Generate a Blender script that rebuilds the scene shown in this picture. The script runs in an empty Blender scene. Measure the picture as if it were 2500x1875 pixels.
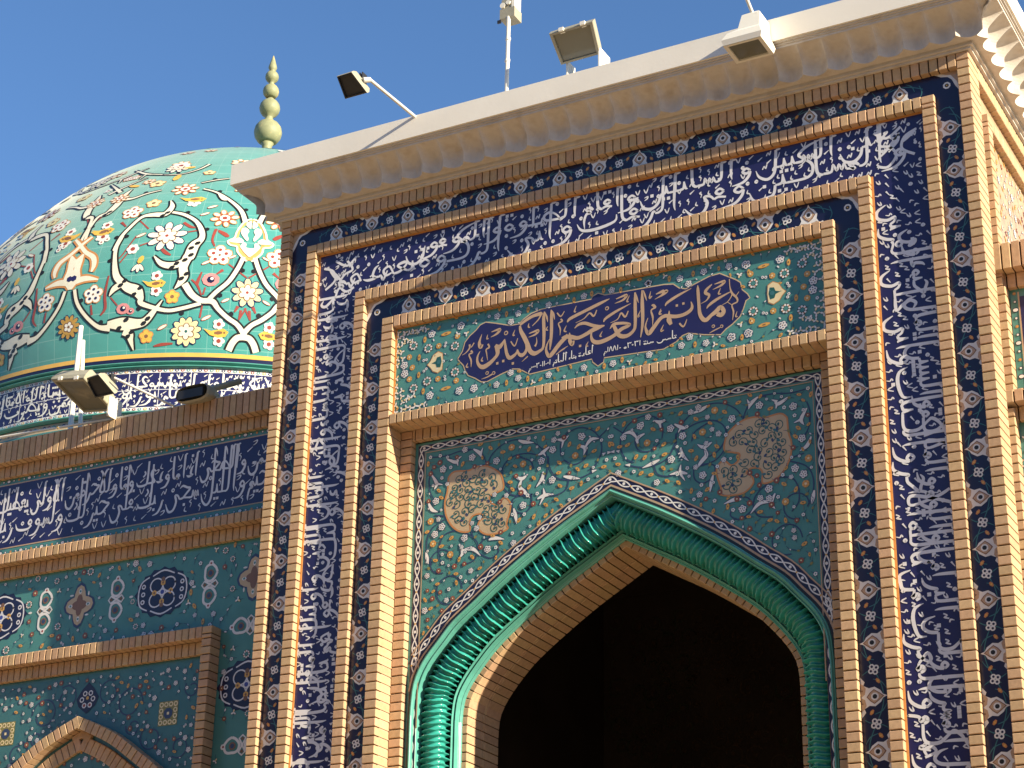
# Mosque portal in low sun. World axes: X right along the facade, Y into the wall, Z up.
# The origin lies on the portal's front plane at the camera's height; the ground is at z = -1.6.
import bpy, math, random
from mathutils import Vector, Matrix
random.seed(7)
sc = bpy.context.scene
# ---------------------------------------------------------------- camera
cam = bpy.data.cameras.new('camera'); camo = bpy.data.objects.new('camera', cam); sc.collection.objects.link(camo)
cam.sensor_fit = 'HORIZONTAL'; cam.sensor_width = 36.0; cam.lens = 4930.7 / 2500 * 36
cam.clip_start = 0.1; cam.clip_end = 3000
_R = Vector((0.88191926, 0.47111623, 0.01636804)); _D = Vector((-0.174337, 0.35822195, -0.91721516)); _F = Vector((-0.43797834, 0.80605616, 0.39805582))
camo.matrix_world = Matrix(((_R.x, -_D.x, -_F.x, 0), (_R.y, -_D.y, -_F.y, -11.0), (_R.z, -_D.z, -_F.z, 0), (0, 0, 0, 1)))
# the rows above are the camera axes expressed in world axes
def _setcam():
    rows = [(0.8819192630854781, 0.47111622828012556, 0.016368043556758687), (-0.17433699564153185, 0.35822194667945406, -0.9172151595279413), (-0.4379783389043936, 0.8060561620434962, 0.39805582307291676)]
    r, d, f = (Vector(a) for a in rows)
    camo.matrix_world = Matrix(((r.x, -d.x, -f.x, 0.0), (r.y, -d.y, -f.y, -11.0), (r.z, -d.z, -f.z, 0.0), (0, 0, 0, 1)))
_setcam()
sc.camera = camo
# ---------------------------------------------------------------- sun and sky
SUN = Vector((5.0, -1.0, 1.93)).normalized()
w = bpy.data.worlds.new('World'); sc.world = w; w.use_nodes = True
nt = w.node_tree; bg = nt.nodes['Background']
sky = nt.nodes.new('ShaderNodeTexSky'); sky.sky_type = 'NISHITA'; sky.sun_disc = False
sky.sun_elevation = math.asin(SUN.z); sky.sun_rotation = math.atan2(SUN.x, SUN.y)
sky.altitude = 0; sky.air_density = 1.0; sky.dust_density = 0.0; sky.ozone_density = 1.0
mulc = nt.nodes.new('ShaderNodeMix'); mulc.data_type = 'RGBA'; mulc.blend_type = 'MULTIPLY'; mulc.inputs[0].default_value = 1; mulc.inputs[7].default_value = (.80, 1.12, 1.50, 1)
nt.links.new(sky.outputs[0], mulc.inputs[6]); nt.links.new(mulc.outputs[2], bg.inputs[0]); bg.inputs[1].default_value = 0.055
sl = bpy.data.lights.new('sun', 'SUN'); sl.energy = 5.0; sl.angle = math.radians(0.5); sl.color = (1.0, 0.86, 0.62)
so = bpy.data.objects.new('sun', sl); sc.collection.objects.link(so); so.rotation_euler = SUN.to_track_quat('Z', 'Y').to_euler()
sc.view_settings.view_transform = 'Standard'; sc.view_settings.look = 'None'; sc.view_settings.exposure = 1.25; sc.view_settings.gamma = 1
sc.view_settings.use_curve_mapping = False
sc.cycles.max_bounces = 6; sc.cycles.diffuse_bounces = 4

# ---------------------------------------------------------------- materials
def mat(name, col, rough=0.5, spec=0.5, var=0.0, noise=0.0, nscale=20.0, bump=0.0, bscale=200.0, metal=0.0, coat=0.0, col2=None, thr=None):
    m = bpy.data.materials.new(name); m.use_nodes = True; n = m.node_tree.nodes; l = m.node_tree.links
    b = n['Principled BSDF']; b.inputs['Roughness'].default_value = rough; b.inputs['Metallic'].default_value = metal
    b.inputs['Specular IOR Level'].default_value = spec; b.inputs['Coat Weight'].default_value = coat; b.inputs['Coat Roughness'].default_value = 0.12
    c = n.new('ShaderNodeRGB'); c.outputs[0].default_value = (*col, 1); out = c.outputs[0]
    tc = n.new('ShaderNodeTexCoord')
    geo = n.new('ShaderNodeNewGeometry')
    if noise > 0 or col2:
        t = n.new('ShaderNodeTexNoise'); t.inputs['Scale'].default_value = nscale; t.inputs['Detail'].default_value = 6; l.new(geo.outputs['Position'], t.inputs['Vector'])
        if col2:
            r = n.new('ShaderNodeValToRGB'); r.color_ramp.elements[0].position = thr[0]; r.color_ramp.elements[1].position = thr[1]; l.new(t.outputs[0], r.inputs[0])
            mx = n.new('ShaderNodeMix'); mx.data_type = 'RGBA'; mx.inputs[7].default_value = (*col2, 1); l.new(r.outputs[0], mx.inputs[0]); l.new(out, mx.inputs[6]); out = mx.outputs[2]
        if noise > 0:
            h = n.new('ShaderNodeHueSaturation'); mp = n.new('ShaderNodeMapRange'); mp.inputs[1].default_value = .3; mp.inputs[2].default_value = .7; mp.inputs[3].default_value = 1 - noise; mp.inputs[4].default_value = 1 + noise
            l.new(t.outputs[0], mp.inputs[0]); l.new(mp.outputs[0], h.inputs['Value']); l.new(out, h.inputs['Color']); out = h.outputs[0]
    if var > 0:
        oi = n.new('ShaderNodeObjectInfo'); h = n.new('ShaderNodeHueSaturation'); mp = n.new('ShaderNodeMapRange'); mp.inputs[3].default_value = 1 - var; mp.inputs[4].default_value = 1 + var
        l.new(oi.outputs['Random'], mp.inputs[0]); l.new(mp.outputs[0], h.inputs['Value'])
        ml = n.new('ShaderNodeMath'); ml.operation = 'MULTIPLY'; ml.inputs[1].default_value = 7.31; fr = n.new('ShaderNodeMath'); fr.operation = 'FRACT'
        l.new(oi.outputs['Random'], ml.inputs[0]); l.new(ml.outputs[0], fr.inputs[0])
        m2 = n.new('ShaderNodeMapRange'); m2.inputs[3].default_value = 0.490; m2.inputs[4].default_value = 0.508; l.new(fr.outputs[0], m2.inputs[0]); l.new(m2.outputs[0], h.inputs['Hue'])
        l.new(out, h.inputs['Color']); out = h.outputs[0]
    l.new(out, b.inputs['Base Color'])
    if bump > 0:
        t2 = n.new('ShaderNodeTexNoise'); t2.inputs['Scale'].default_value = bscale; t2.inputs['Detail'].default_value = 4; l.new(geo.outputs['Position'], t2.inputs['Vector'])
        bp = n.new('ShaderNodeBump'); bp.inputs['Strength'].default_value = 1; bp.inputs['Distance'].default_value = bump; l.new(t2.outputs[0], bp.inputs['Height']); l.new(bp.outputs[0], b.inputs['Normal'])
    return m
M = {}
M['brick'] = mat('buff_brick', (.47, .315, .19), .85, .25, var=.10, noise=.10, nscale=35, bump=.0012, bscale=260)
M['mortar'] = mat('dark_mortar', (.06, .028, .012), .95, .1, noise=.3, nscale=60)
M['plaster'] = mat('white_stone', (.76, .72, .65), .75, .3, noise=.04, nscale=3, bump=.0004, bscale=50)
M['soffit'] = mat('grey_white_cement', (.56, .52, .48), .85, .2, noise=.12, nscale=9, bump=.001, bscale=60, col2=(.38, .33, .28), thr=(.50, .75))
M['wallcore'] = mat('plain_render', (.42, .36, .28), .9, .2, noise=.1, nscale=4)
M['copper'] = mat('ochre_glaze_edge', (.55, .25, .07), .45, .4)
def glaze(name, col, noise=.08, rough=.28): return mat(name, col, rough, .5, noise=noise, nscale=7, bump=.0006, bscale=14)
G = {}
for k, c in dict(navy=(.019, .018, .085), navy2=(.011, .012, .045), turq=(.070, .225, .210), teal=(.045, .150, .165), white=(.70, .69, .68), grey=(.42, .42, .46),
                 cream=(.72, .60, .36), beige=(.50, .38, .23), gold=(.62, .36, .08), orange=(.50, .22, .07), brown=(.20, .10, .05), red=(.28, .055, .04), black=(.016, .014, .012),
                 green=(.02, .10, .09), pink=(.55, .22, .22), blue=(.05, .07, .30), olive=(.22, .20, .06), sand=(.45, .31, .20), letter=(.66, .66, .70), line=(.035, .055, .12)).items():
    G[k] = glaze('glaze_' + k, c)
G['dim1'] = glaze('glaze_shade_brown', (.035, .022, .014)); G['dim2'] = glaze('glaze_shade_green', (.020, .024, .014))  # darkened glazes: the shade of the hall is put into their colour
G['rope'] = glaze('glaze_rope', (.035, .30, .26), .15, .16)
G['bead'] = glaze('glaze_bead', (.085, .31, .265), .12, .18)
G['beadpale'] = glaze('glaze_bead_pale', (.22, .50, .42), .1, .25)
M['dgrey'] = mat('black_metal', (.018, .018, .020), .5, .5)
M['lgrey'] = mat('aged_cream_metal', (.32, .30, .23), .55, .4, noise=.08, nscale=30)
M['lwhite'] = mat('white_metal', (.75, .72, .64), .5, .4)
M['glass'] = mat('dull_lamp_glass', (.16, .16, .13), .12, .6)
M['pipe'] = mat('galvanised_pipe', (.55, .54, .52), .4, .5)
M['finial'] = mat('finial_green_paint', (.24, .25, .14), .55, .4, noise=.12, nscale=14, col2=(.50, .33, .14), thr=(.62, .8))
M['ground'] = mat('pale_paving', (.50, .36, .22), .9, .2, noise=.15, nscale=.8)
M['housewall'] = mat('sand_painted_render', (.45, .32, .19), .9, .2, noise=.1, nscale=.5)
M['dark_in'] = mat('shade_toned_hall_plaster', (.025, .018, .015), .8, .2, noise=.3, nscale=2)  # near-black tone puts the hall's shade into its wall colour

# ---------------------------------------------------------------- object helpers
COL = sc.collection
def mesh_data(name, vs, fs, mats, mi=None, smooth=False):
    me = bpy.data.meshes.new(name); me.from_pydata(vs, [], fs); me.update()
    for m in mats: me.materials.append(m)
    if mi: me.polygons.foreach_set('material_index', mi)
    if smooth: me.polygons.foreach_set('use_smooth', [True] * len(me.polygons))
    return me
def link(name, me, parent=None, loc=(0, 0, 0), rot=None):
    o = bpy.data.objects.new(name, me); COL.objects.link(o)
    if parent: o.parent = parent
    o.location = loc
    if rot is not None: o.rotation_euler = rot
    return o
def thing(name, label, cat, group=None, loc=(0, 0, 0)):
    o = bpy.data.objects.new(name, None); COL.objects.link(o); o.location = loc; o.empty_display_size = .2
    o['label'] = label; o['category'] = cat
    if group: o['group'] = group
    return o
def tag(o, label, cat, group=None):
    o['label'] = label; o['category'] = cat
    if group: o['group'] = group
    return o
def structure(o): o['kind'] = 'structure'; return o
class MB:
    """collects boxes, prisms and grids into one mesh"""
    def __init__(s): s.v = []; s.f = []; s.m = []
    def box(s, x0, x1, y0, y1, z0, z1, m=0):
        i = len(s.v); s.v += [(x, y, z) for z in (z0, z1) for y in (y0, y1) for x in (x0, x1)]
        s.f += [(i, i+1, i+5, i+4), (i+3, i+2, i+6, i+7), (i+2, i, i+4, i+6), (i+1, i+3, i+7, i+5), (i+4, i+5, i+7, i+6), (i+2, i+3, i+1, i)]; s.m += [m] * 6
    def grid(s, rows, m=0, close=False):
        i = len(s.v); nr, nc = len(rows), len(rows[0])
        for r in rows: s.v += [tuple(p) for p in r]
        for a in range(nr - 1):
            for b in range(nc - (0 if close else 1)):
                b2 = (b + 1) % nc
                s.f.append((i+a*nc+b, i+a*nc+b2, i+(a+1)*nc+b2, i+(a+1)*nc+b)); s.m.append(m)
    def poly(s, pts, m=0):
        i = len(s.v); s.v += [tuple(p) for p in pts]; s.f.append(tuple(range(i, i + len(pts)))); s.m.append(m)
    def tube(s, p0, p1, r0, r1=None, n=10, m=0, caps=True):
        r1 = r0 if r1 is None else r1
        p0 = Vector(p0); p1 = Vector(p1); d = (p1 - p0).normalized(); a = d.orthogonal().normalized(); b = d.cross(a)
        ring = lambda p, r: [p + (a * math.cos(2*math.pi*k/n) + b * math.sin(2*math.pi*k/n)) * r for k in range(n)]
        A, B = ring(p0, r0), ring(p1, r1); s.grid([A, B], m, close=True)
        if caps: s.poly(A[::-1], m); s.poly(B, m)
    def build(s, name, mats, parent=None, smooth=False, loc=(0, 0, 0)):
        return link(name, mesh_data(name, s.v, s.f, mats, s.m, smooth), parent, loc)
_bc = {}
def brick_mesh(w_, h_, d_, key='brick', b=.0035):
    k = (round(w_, 3), round(h_, 3), round(d_, 3), key)
    if k in _bc: return _bc[k]
    w2, h2 = w_ / 2, h_ / 2
    A = [(-w2+b, 0, -h2+b), (w2-b, 0, -h2+b), (w2-b, 0, h2-b), (-w2+b, 0, h2-b)]
    B = [(-w2, b, -h2), (w2, b, -h2), (w2, b, h2), (-w2, b, h2)]; C = [(x, d_, z) for x, y, z in B]
    v = A + B + C; f = [(0, 1, 2, 3)]
    for i in range(4):
        j = (i + 1) % 4; f += [(4+i, 4+j, j, i), (8+i, 8+j, 4+j, 4+i)]
    f.append((11, 10, 9, 8))
    me = mesh_data('brick', v, f, [M[key]]); _bc[k] = me; return me
P = .0605   # brick pitch
J = .0085   # joint
JIT = random.Random(3)
def put_brick(par, me, x, y, z, ry=0.0, rz=0.0):
    o = bpy.data.objects.new('brick', me); COL.objects.link(o); o.parent = par
    o.location = (x, y + JIT.uniform(-.0009, .0009), z); o.rotation_euler = (0, ry + JIT.uniform(-.006, .006), rz)
    return o
def leg(par, x0, x1, ztop, y0, depth, mb, stuff, zvis=2.15, zlow=-1.6, closer=False):
    """a vertical bar of bricks, singly down to zvis and joined below it"""
    w_ = x1 - x0; me = brick_mesh(w_ - .001, P - J, depth); z = ztop
    if closer:
        h1 = P - J; put_brick(par, me, (x0+x1)/2, y0, z - P/2); z -= P
        me2 = brick_mesh(w_ - .001, P*.55 - J, depth); put_brick(par, me2, (x0+x1)/2, y0, z - P*.275); z -= P*.55
    while z - P > zvis:
        put_brick(par, me, (x0+x1)/2, y0, z - P/2); z -= P
    while z - P > zlow:
        stuff.box(x0, x1, y0, y0 + depth, z - P + J, z, 0); z -= P
    mb.box(x0 + .009, x1 - .009, y0 + .014, y0 + depth - .001, zlow, ztop - .003, 0)
def course(par, x0, x1, z0, z1, y0, depth, mb, closer=False):
    h_ = z1 - z0; x = x0
    if closer: put_brick(par, brick_mesh(P*.4 - J, h_, depth), x + P*.2, y0, (z0+z1)/2); x += P*.4
    n = max(1, round((x1 - x) / P)); p = (x1 - x) / n; me = brick_mesh(p - J, h_, depth)
    for i in range(n): put_brick(par, me, x + (i + .5) * p, y0, (z0+z1)/2)
    mb.box(x0 - .002, x1 + .002, y0 + .014, y0 + depth - .001, z0 + .009, z1 - .009, 0)
# ornament outlines, metres on their own surfaces (x, z) / dome (azimuth, height share)
CART_STROKES=[[(-6.137, 5.77, 0.0204), (-6.123, 5.744, 0.0346), (-6.12, 5.704, 0.0285), (-6.139, 5.677, 0.0244), (-6.179, 5.645, 0.0306), (-6.227, 5.626, 0.0347), (-6.26, 5.642, 0.0246), (-6.278, 5.68, 0.0185), (-6.275, 5.719, 0.0132), (-6.257, 5.751, 0.0049)], [(-6.139, 5.77, 0.0245), (-6.109, 5.752, 0.0346), (-6.085, 5.771, 0.0244), (-6.066, 5.803, 0.0061)], [(-6.066, 5.803, 0.0081), (-6.058, 5.742, 0.0203), (-6.047, 5.689, 0.0243), (-6.026, 5.654, 0.0282), (-5.994, 5.663, 0.0242), (-5.972, 5.682, 0.0161), (-5.965, 5.706, 0.0072)], [(-5.965, 5.706, 0.008), (-5.954, 5.671, 0.0201), (-5.93, 5.655, 0.028), (-5.906, 5.669, 0.024), (-5.894, 5.698, 0.02), (-5.897, 5.729, 0.018)], [(-5.949, 5.881, 0.0141), (-5.941, 5.84, 0.0262), (-5.912, 5.783, 0.0321), (-5.887, 5.727, 0.032), (-5.866, 5.673, 0.0319), (-5.834, 5.649, 0.0318), (-5.795, 5.659, 0.0238), (-5.767, 5.684, 0.0198), (-5.762, 5.78, 0.0238), (-5.766, 5.898, 0.0239), (-5.76, 5.949, 0.008)], [(-5.948, 5.886, 0.0162), (-5.906, 5.911, 0.0222), (-5.846, 5.934, 0.0241), (-5.788, 5.939, 0.028), (-5.776, 5.943, 0.012)], [(-5.786, 5.929, 0.012), (-5.809, 5.895, 0.0096), (-5.853, 5.859, 0.0056)], [(-5.76, 5.947, 0.006), (-5.742, 5.904, 0.0139), (-5.735, 5.864, 0.004)], [(-5.709, 5.952, 0.006), (-5.706, 5.905, 0.0219), (-5.705, 5.788, 0.0238), (-5.71, 5.711, 0.0198), (-5.716, 5.651, 0.0055)], [(-5.707, 5.948, 0.006), (-5.69, 5.913, 0.0151), (-5.682, 5.872, 0.004)], [(-5.718, 5.736, 0.0047), (-5.74, 5.69, 0.0127), (-5.743, 5.648, 0.0198), (-5.721, 5.607, 0.0276), (-5.692, 5.627, 0.0315), (-5.661, 5.663, 0.0315), (-5.625, 5.698, 0.0314), (-5.579, 5.735, 0.0294)], [(-5.623, 5.715, 0.0275), (-5.596, 5.725, 0.0275), (-5.561, 5.718, 0.0313), (-5.506, 5.699, 0.0273), (-5.452, 5.711, 0.0272), (-5.401, 5.731, 0.031), (-5.355, 5.745, 0.0328), (-5.305, 5.75, 0.0077)], [(-5.569, 5.75, 0.0059), (-5.563, 5.714, 0.0235), (-5.564, 5.688, 0.0274), (-5.547, 5.657, 0.0234), (-5.535, 5.685, 0.0156)], [(-5.53, 5.775, 0.0059), (-5.498, 5.797, 0.0195), (-5.452, 5.797, 0.0233), (-5.393, 5.768, 0.0232), (-5.336, 5.746, 0.0231)], [(-5.401, 5.724, 0.0116), (-5.405, 5.69, 0.0162), (-5.39, 5.652, 0.027), (-5.351, 5.635, 0.0308), (-5.297, 5.641, 0.0306), (-5.24, 5.66, 0.0267), (-5.209, 5.68, 0.0305), (-5.175, 5.7, 0.0266), (-5.133, 5.71, 0.0228), (-5.119, 5.721, 0.0152), (-5.152, 5.735, 0.019), (-5.201, 5.744, 0.021), (-5.24, 5.744, 0.021), (-5.266, 5.717, 0.0046)], [(-5.238, 5.736, 0.023), (-5.221, 5.698, 0.0267), (-5.202, 5.66, 0.0286), (-5.171, 5.642, 0.0304), (-5.13, 5.643, 0.0265), (-5.091, 5.671, 0.0227), (-5.08, 5.715, 0.0227), (-5.079, 5.867, 0.0228), (-5.081, 5.948, 0.0076)], [(-5.078, 5.948, 0.0046), (-5.067, 5.907, 0.0122), (-5.055, 5.866, 0.0038)], [(-5.028, 5.952, 0.0095), (-5.027, 5.856, 0.0257), (-5.025, 5.741, 0.0234), (-5.031, 5.667, 0.0169), (-5.042, 5.608, 0.006)], [(-5.019, 5.95, 0.0057), (-5.006, 5.909, 0.0121), (-4.995, 5.868, 0.003)], [(-5.585, 5.831, 0.0098), (-5.561, 5.855, 0.0228), (-5.452, 5.888, 0.0234), (-5.335, 5.922, 0.0225), (-5.268, 5.94, 0.0046)], [(-5.312, 5.776, 0.0069), (-5.297, 5.8, 0.0192), (-5.22, 5.836, 0.0192), (-5.111, 5.872, 0.0038)], [(-4.987, 5.739, 0.0053), (-5.006, 5.679, 0.0135), (-4.984, 5.625, 0.0292), (-4.946, 5.662, 0.0299), (-4.9, 5.713, 0.0261), (-4.863, 5.728, 0.0261), (-4.833, 5.72, 0.026), (-4.785, 5.708, 0.0259), (-4.733, 5.709, 0.0258), (-4.688, 5.726, 0.0257), (-4.669, 5.752, 0.0202), (-4.676, 5.793, 0.0052)], [(-4.833, 5.76, 0.0045), (-4.835, 5.722, 0.0223), (-4.835, 5.692, 0.0353), (-4.821, 5.657, 0.0222)], [(-4.862, 5.8, 0.006), (-4.843, 5.823, 0.0179), (-4.767, 5.858, 0.0186), (-4.672, 5.889, 0.0044)], [(-4.626, 5.901, 0.0052), (-4.625, 5.863, 0.0213), (-4.621, 5.768, 0.022), (-4.615, 5.692, 0.0256), (-4.594, 5.648, 0.0291), (-4.569, 5.639, 0.0291), (-4.536, 5.664, 0.0254), (-4.502, 5.683, 0.0326), (-4.469, 5.709, 0.0289), (-4.448, 5.675, 0.0289), (-4.467, 5.653, 0.0325), (-4.495, 5.666, 0.029)], [(-4.567, 5.719, 0.0051), (-4.548, 5.741, 0.0175), (-4.493, 5.771, 0.02), (-4.399, 5.804, 0.0065)], [(-4.525, 5.887, 0.0073), (-4.564, 5.857, 0.0201), (-4.572, 5.833, 0.0227), (-4.547, 5.812, 0.0182), (-4.566, 5.779, 0.0088), (-4.607, 5.763, 0.0029)], [(-6.247, 5.877, 0.0033), (-6.265, 5.819, 0.0206), (-6.254, 5.782, 0.0308), (-6.234, 5.797, 0.0049)], [(-6.201, 5.866, 0.0033), (-6.206, 5.835, 0.0115), (-6.193, 5.836, 0.0082)], [(-5.987, 5.857, 0.0032), (-6.001, 5.821, 0.0113), (-5.987, 5.818, 0.0081)], [(-6.018, 5.777, 0.0089), (-5.987, 5.736, 0.0105), (-5.964, 5.79, 0.0056)], [(-6.172, 5.879, 0.0057), (-6.105, 5.887, 0.0204), (-6.127, 5.858, 0.0172), (-6.176, 5.84, 0.0033)], [(-5.878, 5.807, 0.0056), (-5.808, 5.817, 0.02), (-5.828, 5.791, 0.0152), (-5.881, 5.78, 0.0032)], [(-5.82, 5.768, 0.0032), (-5.817, 5.729, 0.0096), (-5.83, 5.701, 0.0159)], [(-6.197, 5.794, 0.0123), (-6.186, 5.766, 0.0139), (-6.21, 5.753, 0.0107), (-6.205, 5.721, 0.009), (-6.197, 5.67, 0.0033)], [(-6.235, 5.703, 0.0033), (-6.245, 5.678, 0.0123), (-6.231, 5.671, 0.0082)], [(-6.343, 5.819, 0.0166), (-6.342, 5.791, 0.0124), (-6.37, 5.761, 0.0075), (-6.401, 5.748, 0.0033)], [(-6.306, 5.824, 0.0099), (-6.33, 5.793, 0.0083)], [(-6.331, 5.769, 0.0141), (-6.319, 5.751, 0.0132), (-6.345, 5.741, 0.0099), (-6.327, 5.694, 0.0124), (-6.326, 5.643, 0.0033)], [(-6.353, 5.68, 0.0033), (-6.363, 5.654, 0.0124), (-6.348, 5.647, 0.0074)], [(-6.241, 5.537, 0.0033), (-6.193, 5.545, 0.0098), (-6.149, 5.562, 0.0114), (-6.133, 5.563, 0.0065)], [(-5.884, 5.638, 0.0104), (-5.929, 5.607, 0.0032)], [(-5.879, 5.886, 0.0032), (-5.883, 5.859, 0.0112), (-5.869, 5.852, 0.0048)], [(-5.733, 5.832, 0.0032), (-5.745, 5.811, 0.0119), (-5.731, 5.801, 0.0063)], [(-5.663, 5.919, 0.0095), (-5.635, 5.886, 0.0103), (-5.607, 5.919, 0.0055)], [(-5.635, 5.866, 0.0134), (-5.623, 5.848, 0.0118), (-5.652, 5.835, 0.0095), (-5.638, 5.793, 0.011), (-5.64, 5.745, 0.0031)], [(-5.601, 5.643, 0.0102), (-5.668, 5.61, 0.0031)], [(-5.522, 5.814, 0.0039), (-5.46, 5.832, 0.007), (-5.417, 5.865, 0.0124), (-5.386, 5.836, 0.0132), (-5.363, 5.877, 0.0078)], [(-5.262, 5.76, 0.0038), (-5.209, 5.776, 0.0069), (-5.182, 5.816, 0.0122), (-5.153, 5.781, 0.0129), (-5.13, 5.821, 0.0076)], [(-5.22, 5.928, 0.0054), (-5.143, 5.942, 0.0191), (-5.166, 5.911, 0.0153), (-5.229, 5.897, 0.0031)], [(-5.12, 5.934, 0.0031), (-5.139, 5.895, 0.0115), (-5.126, 5.889, 0.0061)], [(-5.591, 5.809, 0.0031), (-5.608, 5.774, 0.0126), (-5.59, 5.762, 0.0071)], [(-5.322, 5.711, 0.0031), (-5.339, 5.68, 0.0115), (-5.326, 5.674, 0.0061)], [(-5.426, 5.656, 0.0031), (-5.442, 5.628, 0.0116), (-5.426, 5.623, 0.0062)], [(-5.517, 5.941, 0.0031), (-5.532, 5.901, 0.011), (-5.518, 5.898, 0.0055)], [(-4.958, 5.83, 0.0128), (-4.939, 5.807, 0.0128), (-4.964, 5.786, 0.0098), (-4.953, 5.734, 0.0112), (-4.954, 5.677, 0.003)], [(-4.964, 5.931, 0.003), (-4.974, 5.887, 0.0113), (-4.955, 5.894, 0.0045)], [(-5.041, 5.806, 0.003), (-5.06, 5.764, 0.0121), (-5.045, 5.768, 0.0038)], [(-4.927, 5.9, 0.0075), (-4.873, 5.915, 0.0172), (-4.885, 5.887, 0.0112), (-4.935, 5.865, 0.003)], [(-4.906, 5.754, 0.0127), (-4.887, 5.773, 0.0045)], [(-5.669, 5.605, 0.0031), (-5.63, 5.632, 0.0078), (-5.58, 5.654, 0.0039)], [(-4.508, 5.883, 0.0051), (-4.438, 5.891, 0.0189), (-4.461, 5.865, 0.0153), (-4.521, 5.847, 0.0029)], [(-4.924, 5.901, 0.0053), (-4.849, 5.91, 0.0194), (-4.87, 5.889, 0.0157), (-4.937, 5.865, 0.003)], [(-4.948, 5.83, 0.0128), (-4.931, 5.805, 0.012), (-4.963, 5.791, 0.0098), (-4.951, 5.739, 0.0112), (-4.955, 5.681, 0.003)], [(-4.402, 5.898, 0.0065), (-4.4, 5.841, 0.0072), (-4.387, 5.793, 0.0144), (-4.355, 5.752, 0.0144), (-4.353, 5.722, 0.0108), (-4.389, 5.707, 0.0093), (-4.38, 5.657, 0.0115), (-4.389, 5.598, 0.0029)], [(-4.383, 5.792, 0.0108), (-4.395, 5.765, 0.0072), (-4.421, 5.736, 0.0058), (-4.456, 5.723, 0.0036)], [(-4.421, 5.736, 0.0043), (-4.389, 5.707, 0.0058)], [(-4.338, 5.793, 0.005), (-4.358, 5.768, 0.0057)], [(-4.762, 5.654, 0.0125), (-4.733, 5.624, 0.0118), (-4.708, 5.671, 0.0059)], [(-4.553, 5.539, 0.0029), (-4.52, 5.551, 0.0087), (-4.484, 5.562, 0.0072), (-4.465, 5.567, 0.0043)], [(-4.465, 5.847, 0.0029), (-4.481, 5.809, 0.0116), (-4.463, 5.805, 0.0051)], [(-4.965, 5.929, 0.003), (-4.975, 5.882, 0.0121), (-4.955, 5.892, 0.0045)], [(-4.892, 5.787, 0.003), (-4.904, 5.752, 0.0135), (-4.885, 5.748, 0.0052)], [(-4.355, 5.655, 0.0029), (-4.366, 5.621, 0.01), (-4.352, 5.618, 0.005)], [(-4.875, 5.667, 0.003), (-4.894, 5.625, 0.0134), (-4.872, 5.628, 0.0045)]]
CART_DOTS=[(-6.12, 5.632, 0.0252), (-6.074, 5.64, 0.0251), (-5.999, 5.608, 0.0249), (-5.488, 5.636, 0.0241), (-4.778, 5.786, 0.023), (-4.731, 5.791, 0.0229)]
CART_RINGS=[(-6.056, 5.848, 0.0171), (-6.198, 5.575, 0.0138), (-6.147, 5.565, 0.0138), (-5.287, 5.873, 0.0154), (-4.523, 5.583, 0.0123), (-4.465, 5.571, 0.0122)]
CART_OUTLINE=[(-6.431, 5.726), (-6.395, 5.778), (-6.377, 5.842), (-6.341, 5.882), (-6.292, 5.916), (-6.26, 5.949), (-6.219, 5.961), (-6.137, 5.935), (-6.026, 5.895), (-5.954, 5.893), (-5.926, 5.919), (-5.862, 5.953), (-5.786, 5.969), (-5.665, 5.97), (-5.55, 5.966), (-5.405, 5.964), (-5.394, 5.983), (-5.355, 5.998), (-5.32, 5.981), (-5.304, 5.973), (-5.089, 5.966), (-4.872, 5.957), (-4.829, 5.95), (-4.803, 5.946), (-4.759, 5.906), (-4.711, 5.891), (-4.655, 5.91), (-4.543, 5.946), (-4.47, 5.951), (-4.405, 5.91), (-4.362, 5.883), (-4.33, 5.856), (-4.318, 5.8), (-4.283, 5.763), (-4.268, 5.734), (-4.295, 5.721), (-4.315, 5.666), (-4.338, 5.618), (-4.393, 5.574), (-4.437, 5.55), (-4.474, 5.517), (-4.59, 5.541), (-4.699, 5.574), (-4.743, 5.565), (-4.788, 5.529), (-4.879, 5.495), (-5.309, 5.518), (-5.317, 5.486), (-5.355, 5.467), (-5.39, 5.5), (-5.401, 5.527), (-5.868, 5.507), (-5.948, 5.561), (-6.0, 5.571), (-6.08, 5.552), (-6.2, 5.514), (-6.241, 5.521), (-6.291, 5.558), (-6.345, 5.588), (-6.371, 5.632), (-6.384, 5.67)]
DATE1=((-5.317, 5.535), (-4.784, 5.539))
DATE2=((-5.88, 5.521), (-5.39, 5.546))
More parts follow.
